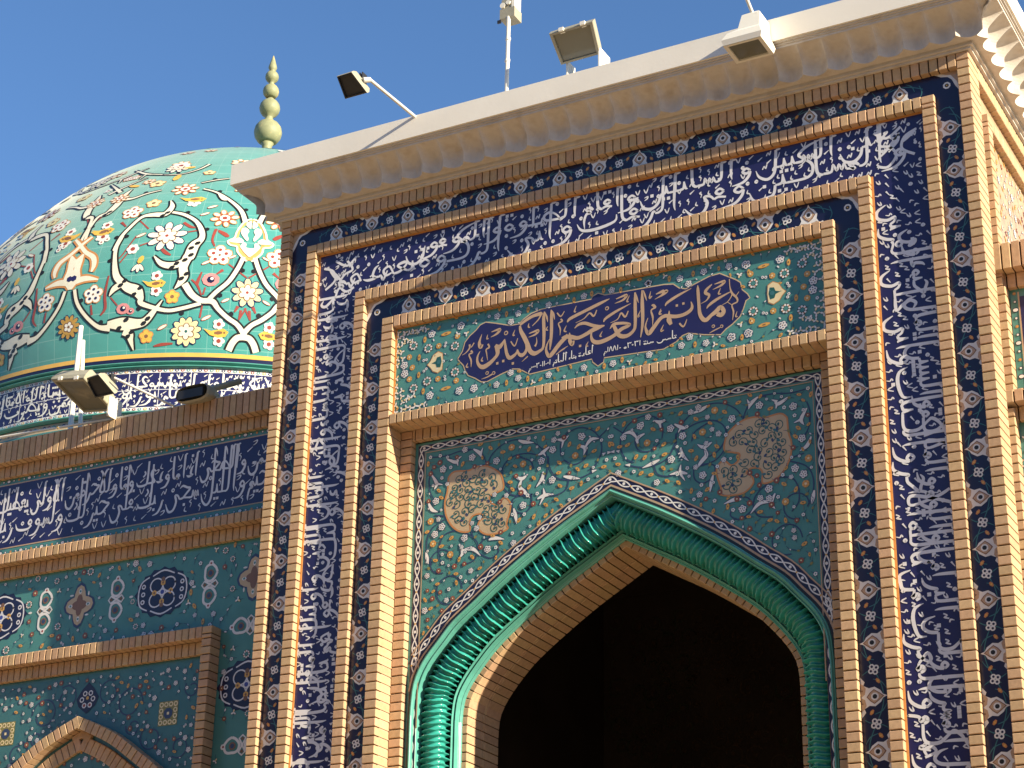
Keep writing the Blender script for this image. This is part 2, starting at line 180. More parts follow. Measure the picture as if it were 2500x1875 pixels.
NAME_FLORA=[('w', -6.867, 5.762), ('w', -6.861, 5.697), ('w', -6.65, 5.963), ('w', -6.416, 5.977), ('w', -6.649, 5.492), ('w', -6.415, 5.484), ('w', -6.298, 5.48), ('y', -6.706, 5.929), ('y', -6.747, 5.8), ('y', -6.747, 5.666), ('y', -6.705, 5.534), ('Y', -6.534, 5.94), ('Y', -6.524, 5.522), ('r', -6.675, 5.856), ('r', -6.459, 5.831), ('r', -6.675, 5.605), ('r', -6.453, 5.632), ('r', -6.797, 5.901), ('r', -6.784, 5.571), ('e', -6.698, 5.77), ('e', -6.536, 5.858), ('e', -6.695, 5.694), ('e', -6.532, 5.602), ('o', -6.591, 5.858), ('o', -6.589, 5.606), ('o', -6.828, 5.818), ('o', -6.8, 5.733), ('o', -6.821, 5.648), ('o', -6.442, 5.903), ('o', -6.441, 5.565), ('l', -6.484, 5.73), ('l', -6.634, 5.912), ('l', -6.371, 5.909), ('l', -6.632, 5.545), ('l', -6.366, 5.552), ('c', -6.889, 5.994), ('c', -6.816, 6.007), ('c', -6.772, 6.002), ('c', -6.886, 5.933), ('c', -6.893, 5.87), ('c', -6.88, 5.571), ('c', -6.856, 5.694), ('c', -6.878, 5.526), ('c', -6.829, 5.508), ('c', -6.781, 5.517), ('c', -6.881, 5.817), ('c', -6.725, 6.025)]
NAME_PALM=(-6.603, 5.733)
NAME_FLORA2=[('w', -6.416, 5.981), ('w', -6.128, 5.991), ('w', -6.019, 5.925), ('w', -5.729, 5.992), ('w', -6.014, 5.541), ('w', -6.123, 5.474), ('w', -5.723, 5.47), ('w', -5.963, 5.978), ('w', -5.955, 5.49), ('w', -5.46, 6.001), ('w', -5.252, 6.001), ('w', -4.984, 5.993), ('w', -5.244, 5.46), ('w', -4.981, 5.472), ('w', -5.459, 5.472), ('w', -4.692, 5.927), ('w', -4.581, 5.992), ('w', -4.403, 5.991), ('w', -4.752, 5.979), ('w', -4.69, 5.541), ('w', -4.577, 5.475), ('w', -4.286, 5.488), ('w', -4.403, 5.48), ('w', -4.75, 5.491), ('w', -4.98, 5.994), ('w', -4.29, 5.979), ('y', -6.055, 5.993), ('y', -6.046, 5.473), ('y', -5.883, 5.472), ('y', -5.887, 5.99), ('y', -5.178, 5.474), ('y', -5.312, 6.012), ('y', -5.401, 6.008), ('y', -5.309, 5.454), ('y', -5.535, 5.988), ('y', -5.185, 5.988), ('y', -4.657, 5.994), ('y', -4.655, 5.48), ('y', -4.328, 5.465), ('y', -4.829, 5.995), ('y', -4.267, 5.917), ('y', -4.264, 5.57), ('c', -6.302, 5.981), ('c', -5.843, 5.438), ('c', -5.863, 6.02), ('c', -6.441, 5.918), ('c', -6.37, 5.908), ('c', -5.586, 6.018), ('c', -5.123, 5.448), ('c', -5.127, 6.02), ('c', -4.862, 6.022), ('c', -4.516, 5.452), ('c', -4.53, 6.021), ('c', -4.332, 5.913), ('c', -4.336, 5.559)]
SP_MED=[(-6.582, 4.932), (-6.536, 4.968), (-6.423, 4.958), (-6.368, 4.975), (-6.275, 4.964), (-6.182, 4.901), (-6.153, 4.836), (-6.152, 4.78), (-6.206, 4.759), (-6.252, 4.741), (-6.242, 4.697), (-6.195, 4.672), (-6.142, 4.715), (-6.096, 4.674), (-6.095, 4.614), (-6.12, 4.525), (-6.11, 4.49), (-6.173, 4.47), (-6.273, 4.473), (-6.338, 4.525), (-6.33, 4.574), (-6.294, 4.603), (-6.322, 4.628), (-6.377, 4.624), (-6.404, 4.586), (-6.402, 4.517), (-6.476, 4.524), (-6.542, 4.573), (-6.591, 4.657), (-6.604, 4.754), (-6.587, 4.829)]
SP_VINE=[[(-6.276, 4.986), (-6.241, 5.049), (-6.159, 5.105), (-6.058, 5.122), (-5.949, 5.09), (-5.867, 5.028), (-5.816, 4.942), (-5.82, 4.841), (-5.846, 4.777)], [(-5.857, 4.966), (-5.966, 5.006), (-6.075, 5.004), (-6.147, 4.955), (-6.163, 4.881), (-6.116, 4.796), (-6.043, 4.758)], [(-5.923, 4.884), (-5.947, 4.947), (-6.038, 4.993)], [(-6.153, 4.793), (-6.097, 4.733), (-6.006, 4.706), (-5.925, 4.706)], [(-5.934, 4.707), (-5.938, 4.623), (-5.995, 4.582), (-6.068, 4.618), (-6.078, 4.688), (-6.015, 4.712), (-5.925, 4.706)], [(-5.714, 4.942), (-5.719, 5.028), (-5.67, 5.097), (-5.582, 5.124), (-5.485, 5.09), (-5.423, 5.011), (-5.415, 4.925), (-5.45, 4.847), (-5.511, 4.806)], [(-5.812, 4.959), (-5.802, 4.88), (-5.748, 4.795), (-5.66, 4.764), (-5.563, 4.765), (-5.476, 4.792)], [(-5.696, 4.914), (-5.625, 4.868), (-5.546, 4.888), (-5.52, 4.951), (-5.537, 5.014)], [(-5.432, 5.029), (-5.362, 5.085)], [(-5.655, 4.771), (-5.677, 4.699), (-5.756, 4.67), (-5.827, 4.681)], [(-6.446, 5.102), (-6.372, 5.107), (-6.315, 5.053), (-6.28, 4.969)], [(-6.73, 5.106), (-6.615, 5.096), (-6.503, 5.112), (-6.409, 5.113)], [(-6.717, 5.016), (-6.737, 4.932), (-6.719, 4.833), (-6.67, 4.764)], [(-6.685, 4.672), (-6.6, 4.65), (-6.542, 4.573)], [(-6.581, 4.638), (-6.691, 4.587), (-6.735, 4.508), (-6.731, 4.405), (-6.691, 4.315)], [(-6.64, 4.443), (-6.605, 4.514), (-6.522, 4.536), (-6.429, 4.505), (-6.354, 4.443), (-6.334, 4.373), (-6.368, 4.302), (-6.459, 4.283)], [(-6.64, 4.443), (-6.636, 4.358), (-6.588, 4.301)], [(-6.334, 4.381), (-6.299, 4.435), (-6.227, 4.449), (-6.136, 4.419)], [(-6.324, 4.346), (-6.241, 4.301), (-6.179, 4.333), (-6.189, 4.377)], [(-6.392, 4.516), (-6.373, 4.462)]]
SP_LEAF=[[(-6.596, 5.07), (-6.529, 5.037), (-6.501, 5.05)], [(-6.519, 5.044), (-6.509, 5.007)], [(-6.52, 5.053), (-6.483, 5.073)], [(-6.39, 5.11), (-6.343, 5.075), (-6.323, 5.037)], [(-6.333, 5.065), (-6.316, 5.106)], [(-6.04, 5.114), (-5.994, 5.093), (-5.921, 5.076)], [(-5.742, 5.067), (-5.697, 5.059), (-5.657, 5.082)], [(-5.697, 5.059), (-5.71, 5.001)], [(-5.59, 4.997), (-5.537, 4.971), (-5.546, 4.922)], [(-5.537, 4.971), (-5.493, 5.023), (-5.432, 5.021)], [(-5.502, 5.008), (-5.493, 5.049)], [(-5.804, 5.026), (-5.857, 4.992), (-5.893, 4.981)], [(-5.857, 5.001), (-5.83, 4.962)], [(-6.063, 4.855), (-6.008, 4.829), (-5.963, 4.856)], [(-6.008, 4.829), (-6.025, 4.773), (-5.989, 4.733), (-5.947, 4.684)], [(-5.847, 4.854), (-5.855, 4.804), (-5.899, 4.752)], [(-5.864, 4.814), (-5.833, 4.784)], [(-5.889, 4.666), (-5.836, 4.683), (-5.765, 4.68)], [(-5.836, 4.683), (-5.871, 4.621)], [(-5.836, 4.691), (-5.845, 4.735)], [(-6.715, 4.972), (-6.675, 4.904), (-6.692, 4.863)], [(-6.684, 4.906), (-6.627, 4.888)], [(-6.736, 4.775), (-6.706, 4.718), (-6.658, 4.693)], [(-6.068, 4.627), (-6.053, 4.574), (-6.043, 4.514)], [(-6.254, 4.432), (-6.208, 4.438), (-6.136, 4.419)], [(-6.482, 4.436), (-6.453, 4.373), (-6.479, 4.335)], [(-6.462, 4.383), (-6.38, 4.388), (-6.314, 4.328)], [(-6.741, 4.415), (-6.73, 4.371), (-6.719, 4.327)], [(-5.695, 4.795), (-5.642, 4.778), (-5.572, 4.758)], [(-5.484, 4.794), (-5.45, 4.8)], [(-5.319, 4.908), (-5.345, 4.909)], [(-5.406, 4.902), (-5.384, 4.91)]]
SP_FLOWER=[('w', -6.398, 5.05), ('w', -6.207, 4.991), ('w', -5.777, 5.0), ('w', -5.559, 5.056), ('w', -5.861, 4.933), ('w', -5.996, 4.637), ('w', -6.261, 4.366), ('w', -6.626, 5.001), ('w', -6.675, 4.774), ('w', -6.621, 4.58), ('w', -6.442, 4.473), ('w', -5.779, 4.783), ('w', -6.675, 4.533), ('s', -6.565, 5.004), ('s', -6.633, 4.937), ('s', -5.511, 4.743), ('s', -5.878, 4.88), ('s', -5.376, 4.859), ('s', -5.89, 4.704), ('s', -6.074, 4.451), ('s', -5.986, 4.572), ('s', -6.198, 4.37), ('s', -6.73, 5.106), ('s', -5.573, 5.071), ('s', -5.353, 5.02), ('o', -6.09, 5.071), ('o', -6.001, 4.935), ('o', -5.608, 4.928), ('o', -6.549, 4.37), ('o', -6.712, 4.633), ('o', -6.687, 4.467), ('y', -5.467, 4.938), ('y', -5.727, 4.898), ('y', -6.255, 5.095), ('y', -5.957, 5.035), ('y', -6.098, 4.819), ('y', -5.953, 4.761), ('y', -5.918, 4.819), ('y', -5.528, 4.843), ('y', -5.826, 4.614), ('y', -5.563, 4.723), ('y', -6.544, 4.488), ('y', -5.914, 4.544), ('y', -6.026, 4.536), ('y', -6.621, 4.44), ('y', -5.59, 4.828), ('y', -5.731, 4.826), ('y', -5.721, 4.732), ('y', -5.633, 4.701), ('y', -5.747, 4.639), ('y', -6.472, 5.014), ('y', -6.158, 5.048), ('y', -5.441, 5.091), ('y', -6.664, 4.345), ('y', -5.849, 5.094), ('y', -5.397, 4.813), ('y', -6.747, 5.061), ('y', -6.378, 4.329), ('y', -6.162, 4.398), ('y', -5.354, 4.965), ('y', -6.654, 4.848), ('y', -6.079, 4.764), ('y', -6.633, 4.793), ('y', -6.335, 5.135), ('y', -5.652, 5.017)]
DOME=(-12.616,6.0,3.482,7.837,3.82,1.726,2.285,0.042)
DOME_M1=-0.9577; DOME_M2=-1.4595
DOME_STEMS=[[(-1.4443, 0.1922, 0.034), (-1.4312, 0.1522, 0.034), (-1.4006, 0.1121, 0.034), (-1.3614, 0.0801, 0.041), (-1.3265, 0.0741, 0.072)], [(-1.3352, 0.0841, 0.06), (-1.2915, 0.0821, 0.126), (-1.2479, 0.0801, 0.09), (-1.2261, 0.0861, 0.072), (-1.2043, 0.1101, 0.048), (-1.1825, 0.1401, 0.007)], [(-1.2872, 0.0621, 0.072), (-1.2697, 0.0541, 0.072), (-1.2654, 0.038, 0.048), (-1.2566, 0.012, 0.007)], [(-1.0777, 0.1301, 0.034), (-1.1301, 0.1161, 0.036), (-1.1737, 0.1121, 0.036), (-1.2392, 0.1321, 0.048), (-1.2435, 0.1481, 0.06), (-1.2566, 0.1682, 0.108), (-1.2828, 0.1802, 0.096), (-1.3003, 0.1942, 0.072), (-1.3221, 0.2182, 0.066), (-1.3352, 0.2683, 0.041), (-1.3395, 0.3103, 0.038), (-1.3308, 0.3463, 0.036), (-1.3439, 0.2963, 0.04), (-1.3352, 0.3403, 0.037), (-1.3177, 0.3744, 0.037), (-1.2915, 0.4124, 0.04), (-1.2566, 0.4184, 0.067), (-1.2217, 0.4184, 0.073), (-1.2086, 0.4484, 0.053), (-1.2217, 0.4765, 0.008)], [(-1.3003, 0.1922, 0.06), (-1.3221, 0.1802, 0.06), (-1.3352, 0.1602, 0.007)], [(-1.1999, 0.4244, 0.035), (-1.1606, 0.4124, 0.04), (-1.1214, 0.3864, 0.04), (-1.0996, 0.3524, 0.051), (-1.0952, 0.3243, 0.06), (-1.1126, 0.3003, 0.1), (-1.1214, 0.2663, 0.106), (-1.1257, 0.2623, 0.096), (-1.1345, 0.2322, 0.084), (-1.1301, 0.2062, 0.084), (-1.1388, 0.1862, 0.054), (-1.1519, 0.1702, 0.007)], [(-1.1301, 0.2523, 0.06), (-1.1606, 0.2382, 0.074), (-1.1956, 0.2442, 0.057), (-1.2217, 0.2703, 0.007)], [(-1.1257, 0.1842, 0.066), (-1.1039, 0.1542, 0.062), (-1.0777, 0.1381, 0.055), (-1.0472, 0.1361, 0.055), (-1.0297, 0.1161, 0.043), (-1.0036, 0.0941, 0.043), (-0.9774, 0.0781, 0.043), (-0.9599, 0.0581, 0.048), (-0.9512, 0.044, 0.048)], [(-0.973, 0.2683, 0.041), (-0.9861, 0.2322, 0.041), (-1.0079, 0.1922, 0.041), (-1.0385, 0.1622, 0.041), (-1.0559, 0.1421, 0.041)], [(-0.9556, 0.046, 0.054), (-0.973, 0.044, 0.06), (-0.9861, 0.03, 0.06), (-0.9948, 0.01, 0.06)], [(-1.4704, 0.3083, 0.034), (-1.4661, 0.3504, 0.034), (-1.4617, 0.3944, 0.031), (-1.4573, 0.3964, 0.032), (-1.4486, 0.4384, 0.037), (-1.4224, 0.4484, 0.067), (-1.4094, 0.4745, 0.08), (-1.4006, 0.5025, 0.067), (-1.3614, 0.5045, 0.035), (-1.3221, 0.5205, 0.024), (-1.2741, 0.5325, 0.016)], [(-1.405, 0.5085, 0.053), (-1.405, 0.5325, 0.053), (-1.3963, 0.5566, 0.008)], [(-1.4355, 0.5485, 0.04), (-1.4879, 0.5866, 0.027), (-1.5403, 0.6206, 0.008)], [(-1.1301, 0.5285, 0.019), (-1.0821, 0.5105, 0.024), (-1.0341, 0.4745, 0.035), (-0.9948, 0.4324, 0.043), (-0.9774, 0.3864, 0.048)], [(-1.0734, 0.5025, 0.021), (-1.0559, 0.4805, 0.04), (-1.0428, 0.4745, 0.008)], [(-1.3788, 0.6386, 0.016), (-1.261, 0.6186, 0.016), (-1.1912, 0.6406, 0.016), (-1.1563, 0.6727, 0.027)], [(-1.3788, 0.6386, 0.021), (-1.4224, 0.6527, 0.029), (-1.4923, 0.6867, 0.008)], [(-1.405, 0.6426, 0.021), (-1.4137, 0.6186, 0.011)], [(-1.1476, 0.5606, 0.013), (-1.0996, 0.5766, 0.019), (-1.0559, 0.5866, 0.013)]]
DOME_TWIGS=[[(-1.2872, 0.3423, 0.01), (-1.3134, 0.2843, 0.01), (-1.3265, 0.2683, 0.007)], [(-1.3439, 0.2202, 0.012), (-1.3483, 0.1662, 0.024), (-1.3439, 0.1281, 0.026), (-1.357, 0.1101, 0.012)], [(-1.3875, 0.1421, 0.012), (-1.3832, 0.1141, 0.019)], [(-1.3308, 0.1562, 0.01), (-1.309, 0.1321, 0.01)], [(-1.0603, 0.3584, 0.012), (-1.0647, 0.3243, 0.017), (-1.0559, 0.2983, 0.01)], [(-1.0516, 0.3504, 0.01), (-1.0254, 0.3343, 0.031), (-1.021, 0.3383, 0.007)], [(-1.0123, 0.2442, 0.01), (-0.9905, 0.2282, 0.01), (-0.9599, 0.2062, 0.01)], [(-1.1083, 0.1962, 0.012), (-1.0908, 0.1802, 0.019), (-1.0777, 0.1522, 0.01)], [(-1.0821, 0.2182, 0.01), (-1.0908, 0.1902, 0.029), (-1.0908, 0.1802, 0.01)], [(-1.0734, 0.1542, 0.012), (-1.069, 0.1742, 0.01)], [(-1.0428, 0.2122, 0.01), (-1.0254, 0.2262, 0.029)], [(-0.9599, 0.1221, 0.012), (-0.9425, 0.0901, 0.01)], [(-0.9774, 0.1261, 0.031), (-0.9861, 0.1101, 0.01)], [(-0.9687, 0.1161, 0.024), (-0.973, 0.0901, 0.01)], [(-1.0734, 0.1241, 0.012), (-1.0777, 0.0921, 0.014)], [(-1.1476, 0.026, 0.012), (-1.1781, 0.024, 0.029), (-1.1999, 0.02, 0.01)], [(-1.0559, 0.3584, 0.013), (-1.0647, 0.3223, 0.019), (-1.0559, 0.3003, 0.013)], [(-1.0516, 0.3544, 0.013), (-1.0297, 0.3403, 0.04), (-1.021, 0.3323, 0.008)], [(-1.213, 0.3023, 0.013), (-1.1912, 0.2803, 0.04), (-1.1737, 0.2703, 0.008)], [(-1.1563, 0.3824, 0.027), (-1.1345, 0.3664, 0.032), (-1.117, 0.3624, 0.008)], [(-1.1519, 0.3443, 0.011), (-1.1083, 0.3524, 0.013)], [(-1.2697, 0.3063, 0.011), (-1.2305, 0.3203, 0.011)], [(-1.3177, 0.2563, 0.011), (-1.3003, 0.2843, 0.011)], [(-1.3046, 0.4084, 0.011), (-1.2566, 0.3644, 0.013)], [(-1.3526, 0.4004, 0.027), (-1.3308, 0.3804, 0.011)], [(-1.5097, 0.4685, 0.011), (-1.4748, 0.4224, 0.019), (-1.4486, 0.3764, 0.008)]]
DOME_FLOWERS=[('w6', -1.3832, 0.1702, 0.098), ('wr', -1.2872, 0.2963, 0.067), ('ww', -1.3875, 0.3403, 0.074), ('bird', -1.4006, 0.3684, 0.12), ('lily', -1.261, 0.2482, 0.102), ('pink', -1.2915, 0.1221, 0.069), ('pink', -1.2697, 0.1141, 0.041), ('sun', -1.453, 0.0901, 0.117), ('w5', -1.0385, 0.2703, 0.117), ('lotus2', -0.9556, 0.1642, 0.15), ('big', -1.1126, 0.0561, 0.144), ('ybird2', -1.2043, 0.1862, 0.114), ('y', -1.1563, 0.1481, 0.074), ('pink', -1.0559, 0.1962, 0.086), ('lotus', -1.1956, 0.3343, 0.18), ('bird2', -1.0254, 0.0541, 0.114), ('y', -1.2217, 0.046, 0.072), ('star', -1.0385, 0.3984, 0.149), ('w6r', -1.3308, 0.4364, 0.106), ('bird2', -1.3963, 0.3724, 0.126), ('cy', -1.2741, 0.4685, 0.083), ('bird', -1.1432, 0.4765, 0.133), ('cy', -1.309, 0.5706, 0.093), ('star', -1.5053, 0.5125, 0.106), ('star', -1.1912, 0.5285, 0.146), ('cy', -1.1388, 0.6206, 0.067), ('w6r', -1.4748, 0.6326, 0.053), ('lotus', -1.2785, 0.6587, 0.12), ('leafw', -1.0821, 0.4444, 0.053), ('leafw', -1.0996, 0.4144, 0.048), ('leafw', -1.2741, 0.3423, 0.053), ('leafw', -1.1781, 0.0681, 0.05), ('leafw', -1.0603, 0.0921, 0.05), ('leafw', -1.0123, 0.1401, 0.041), ('leafw', -1.0036, 0.2663, 0.04), ('leafw', -1.0734, 0.2462, 0.045)]
DOME_PALM1=[(-0.9599, 0.4004), (-0.9774, 0.3924), (-0.9905, 0.3704), (-0.9992, 0.3483), (-1.0036, 0.3283), (-1.021, 0.3163), (-1.0123, 0.3043), (-0.9948, 0.3003), (-0.9905, 0.2823), (-0.9687, 0.2583), (-0.9643, 0.2583)]
DOME_PALM1_IN=[[(-0.9599, 0.3944), (-0.973, 0.3844), (-0.973, 0.3724), (-0.9599, 0.3644)], [(-0.9861, 0.3624), (-0.973, 0.3664), (-0.9643, 0.3544), (-0.9687, 0.3423), (-0.9643, 0.3283), (-0.9687, 0.3203), (-0.9861, 0.3443)], [(-1.0167, 0.3143), (-1.0036, 0.3243), (-0.9905, 0.3303), (-0.9774, 0.3203), (-0.9817, 0.3123), (-0.9992, 0.3123)], [(-0.9861, 0.3003), (-0.9774, 0.3143), (-0.9687, 0.3103), (-0.9687, 0.2983), (-0.9556, 0.2943), (-0.9556, 0.2683), (-0.973, 0.2823)]]
DOME_PALM2=[[(-1.4879, 0.3584, 0.026), (-1.4661, 0.3383, 0.036), (-1.4355, 0.3063, 0.043), (-1.405, 0.2843, 0.053), (-1.3963, 0.2583, 0.048), (-1.4006, 0.2382, 0.019)], [(-1.4486, 0.2162, 0.072), (-1.4137, 0.2202, 0.06), (-1.3744, 0.2122, 0.012)], [(-1.4792, 0.3003, 0.019), (-1.4704, 0.2783, 0.084), (-1.4704, 0.2523, 0.072), (-1.4661, 0.2262, 0.144), (-1.4617, 0.1942, 0.024)], [(-1.4704, 0.2823, 0.06), (-1.4443, 0.2783, 0.017)]]
# ================================================================ setting
g = MB(); S_ = 900.0
N_ = 12
g.grid([[(-S_ + 2*S_*i/N_, -S_ + 2*S_*j/N_, -1.6) for i in range(N_+1)] for j in range(N_+1)])
structure(g.build('ground', [M['ground']]))
# unseen plain houses added across the street to block low sky, bounce warm light
hb = MB(); hr = random.Random(2); x = -60.0
while x < 45:
    w_ = hr.uniform(9, 15); h_ = hr.uniform(7.5, 12.0); y1 = -19.5 - hr.uniform(0, 1.2); hb.box(x, x + w_ - .05, y1 - 9, y1, -1.6, h_)
    for fl in range(3):
        for q in range(int(w_ // 3)):
            wx = x + 1.2 + q*3.0; wz = .2 + fl*3.2
            if wz + 1.5 < h_ - .5: hb.box(wx, wx + 1.1, y1, y1 + .05, wz, wz + 1.4, 1)
    x += w_
structure(hb.build('unseen_houses_wall', [M['housewall'], M['dgrey']]))
# ---------------------------------------------------------------- portal body
pb = MB()
XA0, XA1 = -7.970, -2.709
ZT = 7.139
DEPTH = 2.6
pb.box(-7.965, -6.956, .062, DEPTH, -1.6, 7.40)
pb.box(-3.740, -2.768, .062, DEPTH, -1.6, 7.40)
pb.box(-6.956, -3.740, .063, DEPTH - .002, 5.315, 7.399)
structure(pb.build('portal_wall', [M['wallcore']]))
# arch curves (half widths and heights about the axis)
CX = -5.345
OUT_H = [(1.475, -1.6), (1.475, 2.2), (1.475, 3.30), (1.455, 3.50), (1.39, 3.645), (1.27, 3.785), (1.17, 3.895), (1.01, 4.015), (.87, 4.125), (.70, 4.245), (.50, 4.37), (.33, 4.47), (.17, 4.555), (0, 4.645)]
INN_H = [(1.205, -1.6), (1.205, 2.2), (1.205, 3.28), (1.185, 3.42), (1.12, 3.54), (1.01, 3.675), (.91, 3.775), (.79, 3.87), (.67, 3.955), (.54, 4.045), (.39, 4.14), (.25, 4.22), (.13, 4.29), (0, 4.365)]
def cat(pts, n):
    """Catmull-Rom through points of any width"""
    out = []; k = len(pts)
    if k == 2: 
        return [tuple(a + (b - a) * i / n for a, b in zip(*pts)) for i in range(n + 1)]
    for i in range(k - 1):
        p0 = pts[max(i-1, 0)]; p1 = pts[i]; p2 = pts[i+1]; p3 = pts[min(i+2, k-1)]
        for j in range(n):
            t = j / n; t2 = t*t; t3 = t2*t
            out.append(tuple(.5*((2*b) + (-a + c)*t + (2*a - 5*b + 4*c - d)*t2 + (-a + 3*b - 3*c + d)*t3) for a, b, c, d in zip(p0, p1, p2, p3)))
    out.append(tuple(pts[-1])); return out
def resample(pts, step):
    L = [0.0]
    for a, b in zip(pts, pts[1:]): L.append(L[-1] + math.dist(a, b))
    n = max(2, round(L[-1] / step)); out = []; j = 0
    for i in range(n + 1):
        s = L[-1] * i / n
        while j < len(L) - 2 and L[j+1] < s: j += 1
        t = (s - L[j]) / max(1e-9, L[j+1] - L[j]); out.append(tuple(a + (b - a) * t for a, b in zip(pts[j], pts[j+1])))
    return out
def half_curves(zlow, step):
    """matched samples (outer, inner) of half an arch from zlow to the apex"""
    both = [(a[0], a[1], b[0], b[1]) for a, b in zip(OUT_H, INN_H)][1:]
    both[0] = (1.475, zlow, 1.205, zlow)
    return resample([both[0]] + cat(both[1:], 8), step * 1.35)
HC = half_curves(-1.6, .05)
def arch_z(tab, x):
    x = abs(x)
    for a, b in zip(tab, tab[1:]):
        if b[0] <= x <= a[0] and a[0] > b[0]: return a[1] + (b[1] - a[1]) * (a[0] - x) / (a[0] - b[0])
    return tab[-1][1] if x <= tab[-1][0] + .01 else tab[0][1]
# wall round the opening behind the mouldings, and the dim hall behind it
aw = MB()
inn = [(p[2] + .04, p[3] + .03) for p in HC]
for s in (-1, 1):
    for a, b in zip(inn, inn[1:]):
        xa, xb = CX + s*a[0], CX + s*b[0]
        e = CX + s*1.60 if False else None
    # columns above the curve
xs = sorted(set([round(-1.56 + 3.12*i/60, 4) for i in range(61)]))
INX = [(p[2] + .03, p[3] + .03) for p in HC]
def top_of(x):
    return arch_z(INX, x) if abs(x) < 1.235 else -1.6
for a, b in zip(xs, xs[1:]):
    za, zb = top_of(a), top_of(b)
    for y in (.875,):
        aw.poly([(CX+a, y, za), (CX+b, y, zb), (CX+b, y, 5.33), (CX+a, y, 5.33)])
structure(aw.build('arch_wall', [M['wallcore']]))
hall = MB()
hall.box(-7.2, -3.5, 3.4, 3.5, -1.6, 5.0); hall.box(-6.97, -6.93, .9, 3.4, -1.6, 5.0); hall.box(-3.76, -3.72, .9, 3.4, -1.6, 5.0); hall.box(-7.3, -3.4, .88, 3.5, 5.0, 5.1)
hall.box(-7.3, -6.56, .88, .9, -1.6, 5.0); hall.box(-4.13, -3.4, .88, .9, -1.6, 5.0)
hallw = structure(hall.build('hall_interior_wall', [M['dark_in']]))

# ================================================================ portal brick frames
def frame(name, label, xl, xr, ztop, w_, wtop, y0, depth, legdepth=None, closer=False, cat_='brick frame'):
    t = thing(name, label, cat_, 'stepped brick frames of the portal')
    mb = MB(); st = MB(); ld = legdepth or depth
    leg(t, xl, xl + w_[0], ztop, y0, ld, mb, st); leg(t, xr - w_[1], xr, ztop, y0, ld, mb, st, closer=closer)
    course(t, xl + w_[0], xr - w_[1], ztop - wtop, ztop, y0, depth, mb)
    mb.build('mortar_bed', [M['mortar']], t); o = st.build('brick_footing', [M['brick']], t); o['kind'] = 'stuff'
    return t
frame('brick_surround', 'outermost stepped brick frame of the portal, directly under the white cornice', -7.970, -2.709, 7.139, (.081, .081), .099, 0, .06, legdepth=.212)
frame('brick_surround', 'second brick frame from outside, between floral border and calligraphy band', -7.727, -2.953, 6.881, (.083, .083), .081, 0, .06, closer=True)
frame('brick_surround', 'third brick frame from outside, inside the large calligraphy band', -7.283, -3.411, 6.409, (.084, .081), .086, 0, .06, closer=True)
frame('brick_surround', 'innermost tall brick frame enclosing the name panel and the arch', -7.041, -3.663, 6.148, (.092, .085), .087, 0, .06, legdepth=.225)
t = thing('brick_ledge', 'projecting brick ledge running below the name panel', 'brick ledge')
mb = MB(); course(t, -6.948, -3.748, 5.313, 5.386, 0, .20, mb); mb.build('mortar_bed', [M['mortar']], t)
t = thing('brick_surround', 'recessed thin brick frame around the turquoise spandrel panel, in the ledge shadow', 'brick frame', 'stepped brick frames of the portal')
mb = MB(); st = MB()
leg(t, -6.947, -6.856, 5.312, .17, .055, mb, st); leg(t, -3.853, -3.749, 5.312, .17, .055, mb, st)
course(t, -6.856, -3.853, 5.232, 5.312, .17, .055, mb, closer=True)
mb.build('mortar_bed', [M['mortar']], t); o = st.build('brick_footing', [M['brick']], t); o['kind'] = 'stuff'

# ================================================================ flat tile fields (slabs that carry the ornament)
YT = .05
def slab(par, name, rects, y, th, m):
    b = MB()
    for r in rects: b.box(r[0], r[1], y, y + th, r[2], r[3])
    return b.build(name, [m], par)
def ushape(xl0, xl1, xr0, xr1, z0, z1, zb=-1.6): return [(xl0, xl1, zb, z1), (xr0, xr1, zb, z1), (xl1, xr0, z0, z1)]
border1 = thing('tile_border', 'dark blue floral tile border between outermost and second brick frames', 'tile border', 'floral tile borders of the portal')
slab(border1, 'tile_field', ushape(-7.889, -7.727, -2.953, -2.790, 6.881, 7.040), YT, .008, G['navy2'])
band1 = thing('calligraphy_band', 'wide dark blue band of white Arabic script wrapping round the portal', 'calligraphy band')
slab(band1, 'tile_field', ushape(-7.644, -7.283, -3.411, -3.036, 6.409, 6.800), YT, .008, G['navy'])
slab(band1, 'gilt_edge', [(-7.644, -7.630, 2.0, 6.80), (-3.411, -3.397, 2.0, 6.41), (-7.630, -3.036, 6.786, 6.80), (-7.283, -3.411, 6.409, 6.4125)], YT - .004, .0035, M['copper'])
border2 = thing('tile_border', 'narrow dark blue floral tile border between third and innermost brick frames', 'tile border', 'floral tile borders of the portal')
slab(border2, 'tile_field', ushape(-7.199, -7.041, -3.663, -3.492, 6.148, 6.323), YT, .008, G['navy2'])
panel = thing('name_panel', 'turquoise tile panel with purple cartouche naming the building', 'name panel')
slab(panel, 'tile_field', [(-6.949, -3.748, 5.386, 6.061)], YT, .008, G['turq'])
slab(panel, 'gilt_edge', [(-6.949, -6.935, 5.386, 6.061), (-6.935, -3.748, 6.053, 6.061)], YT - .004, .0035, M['copper'])
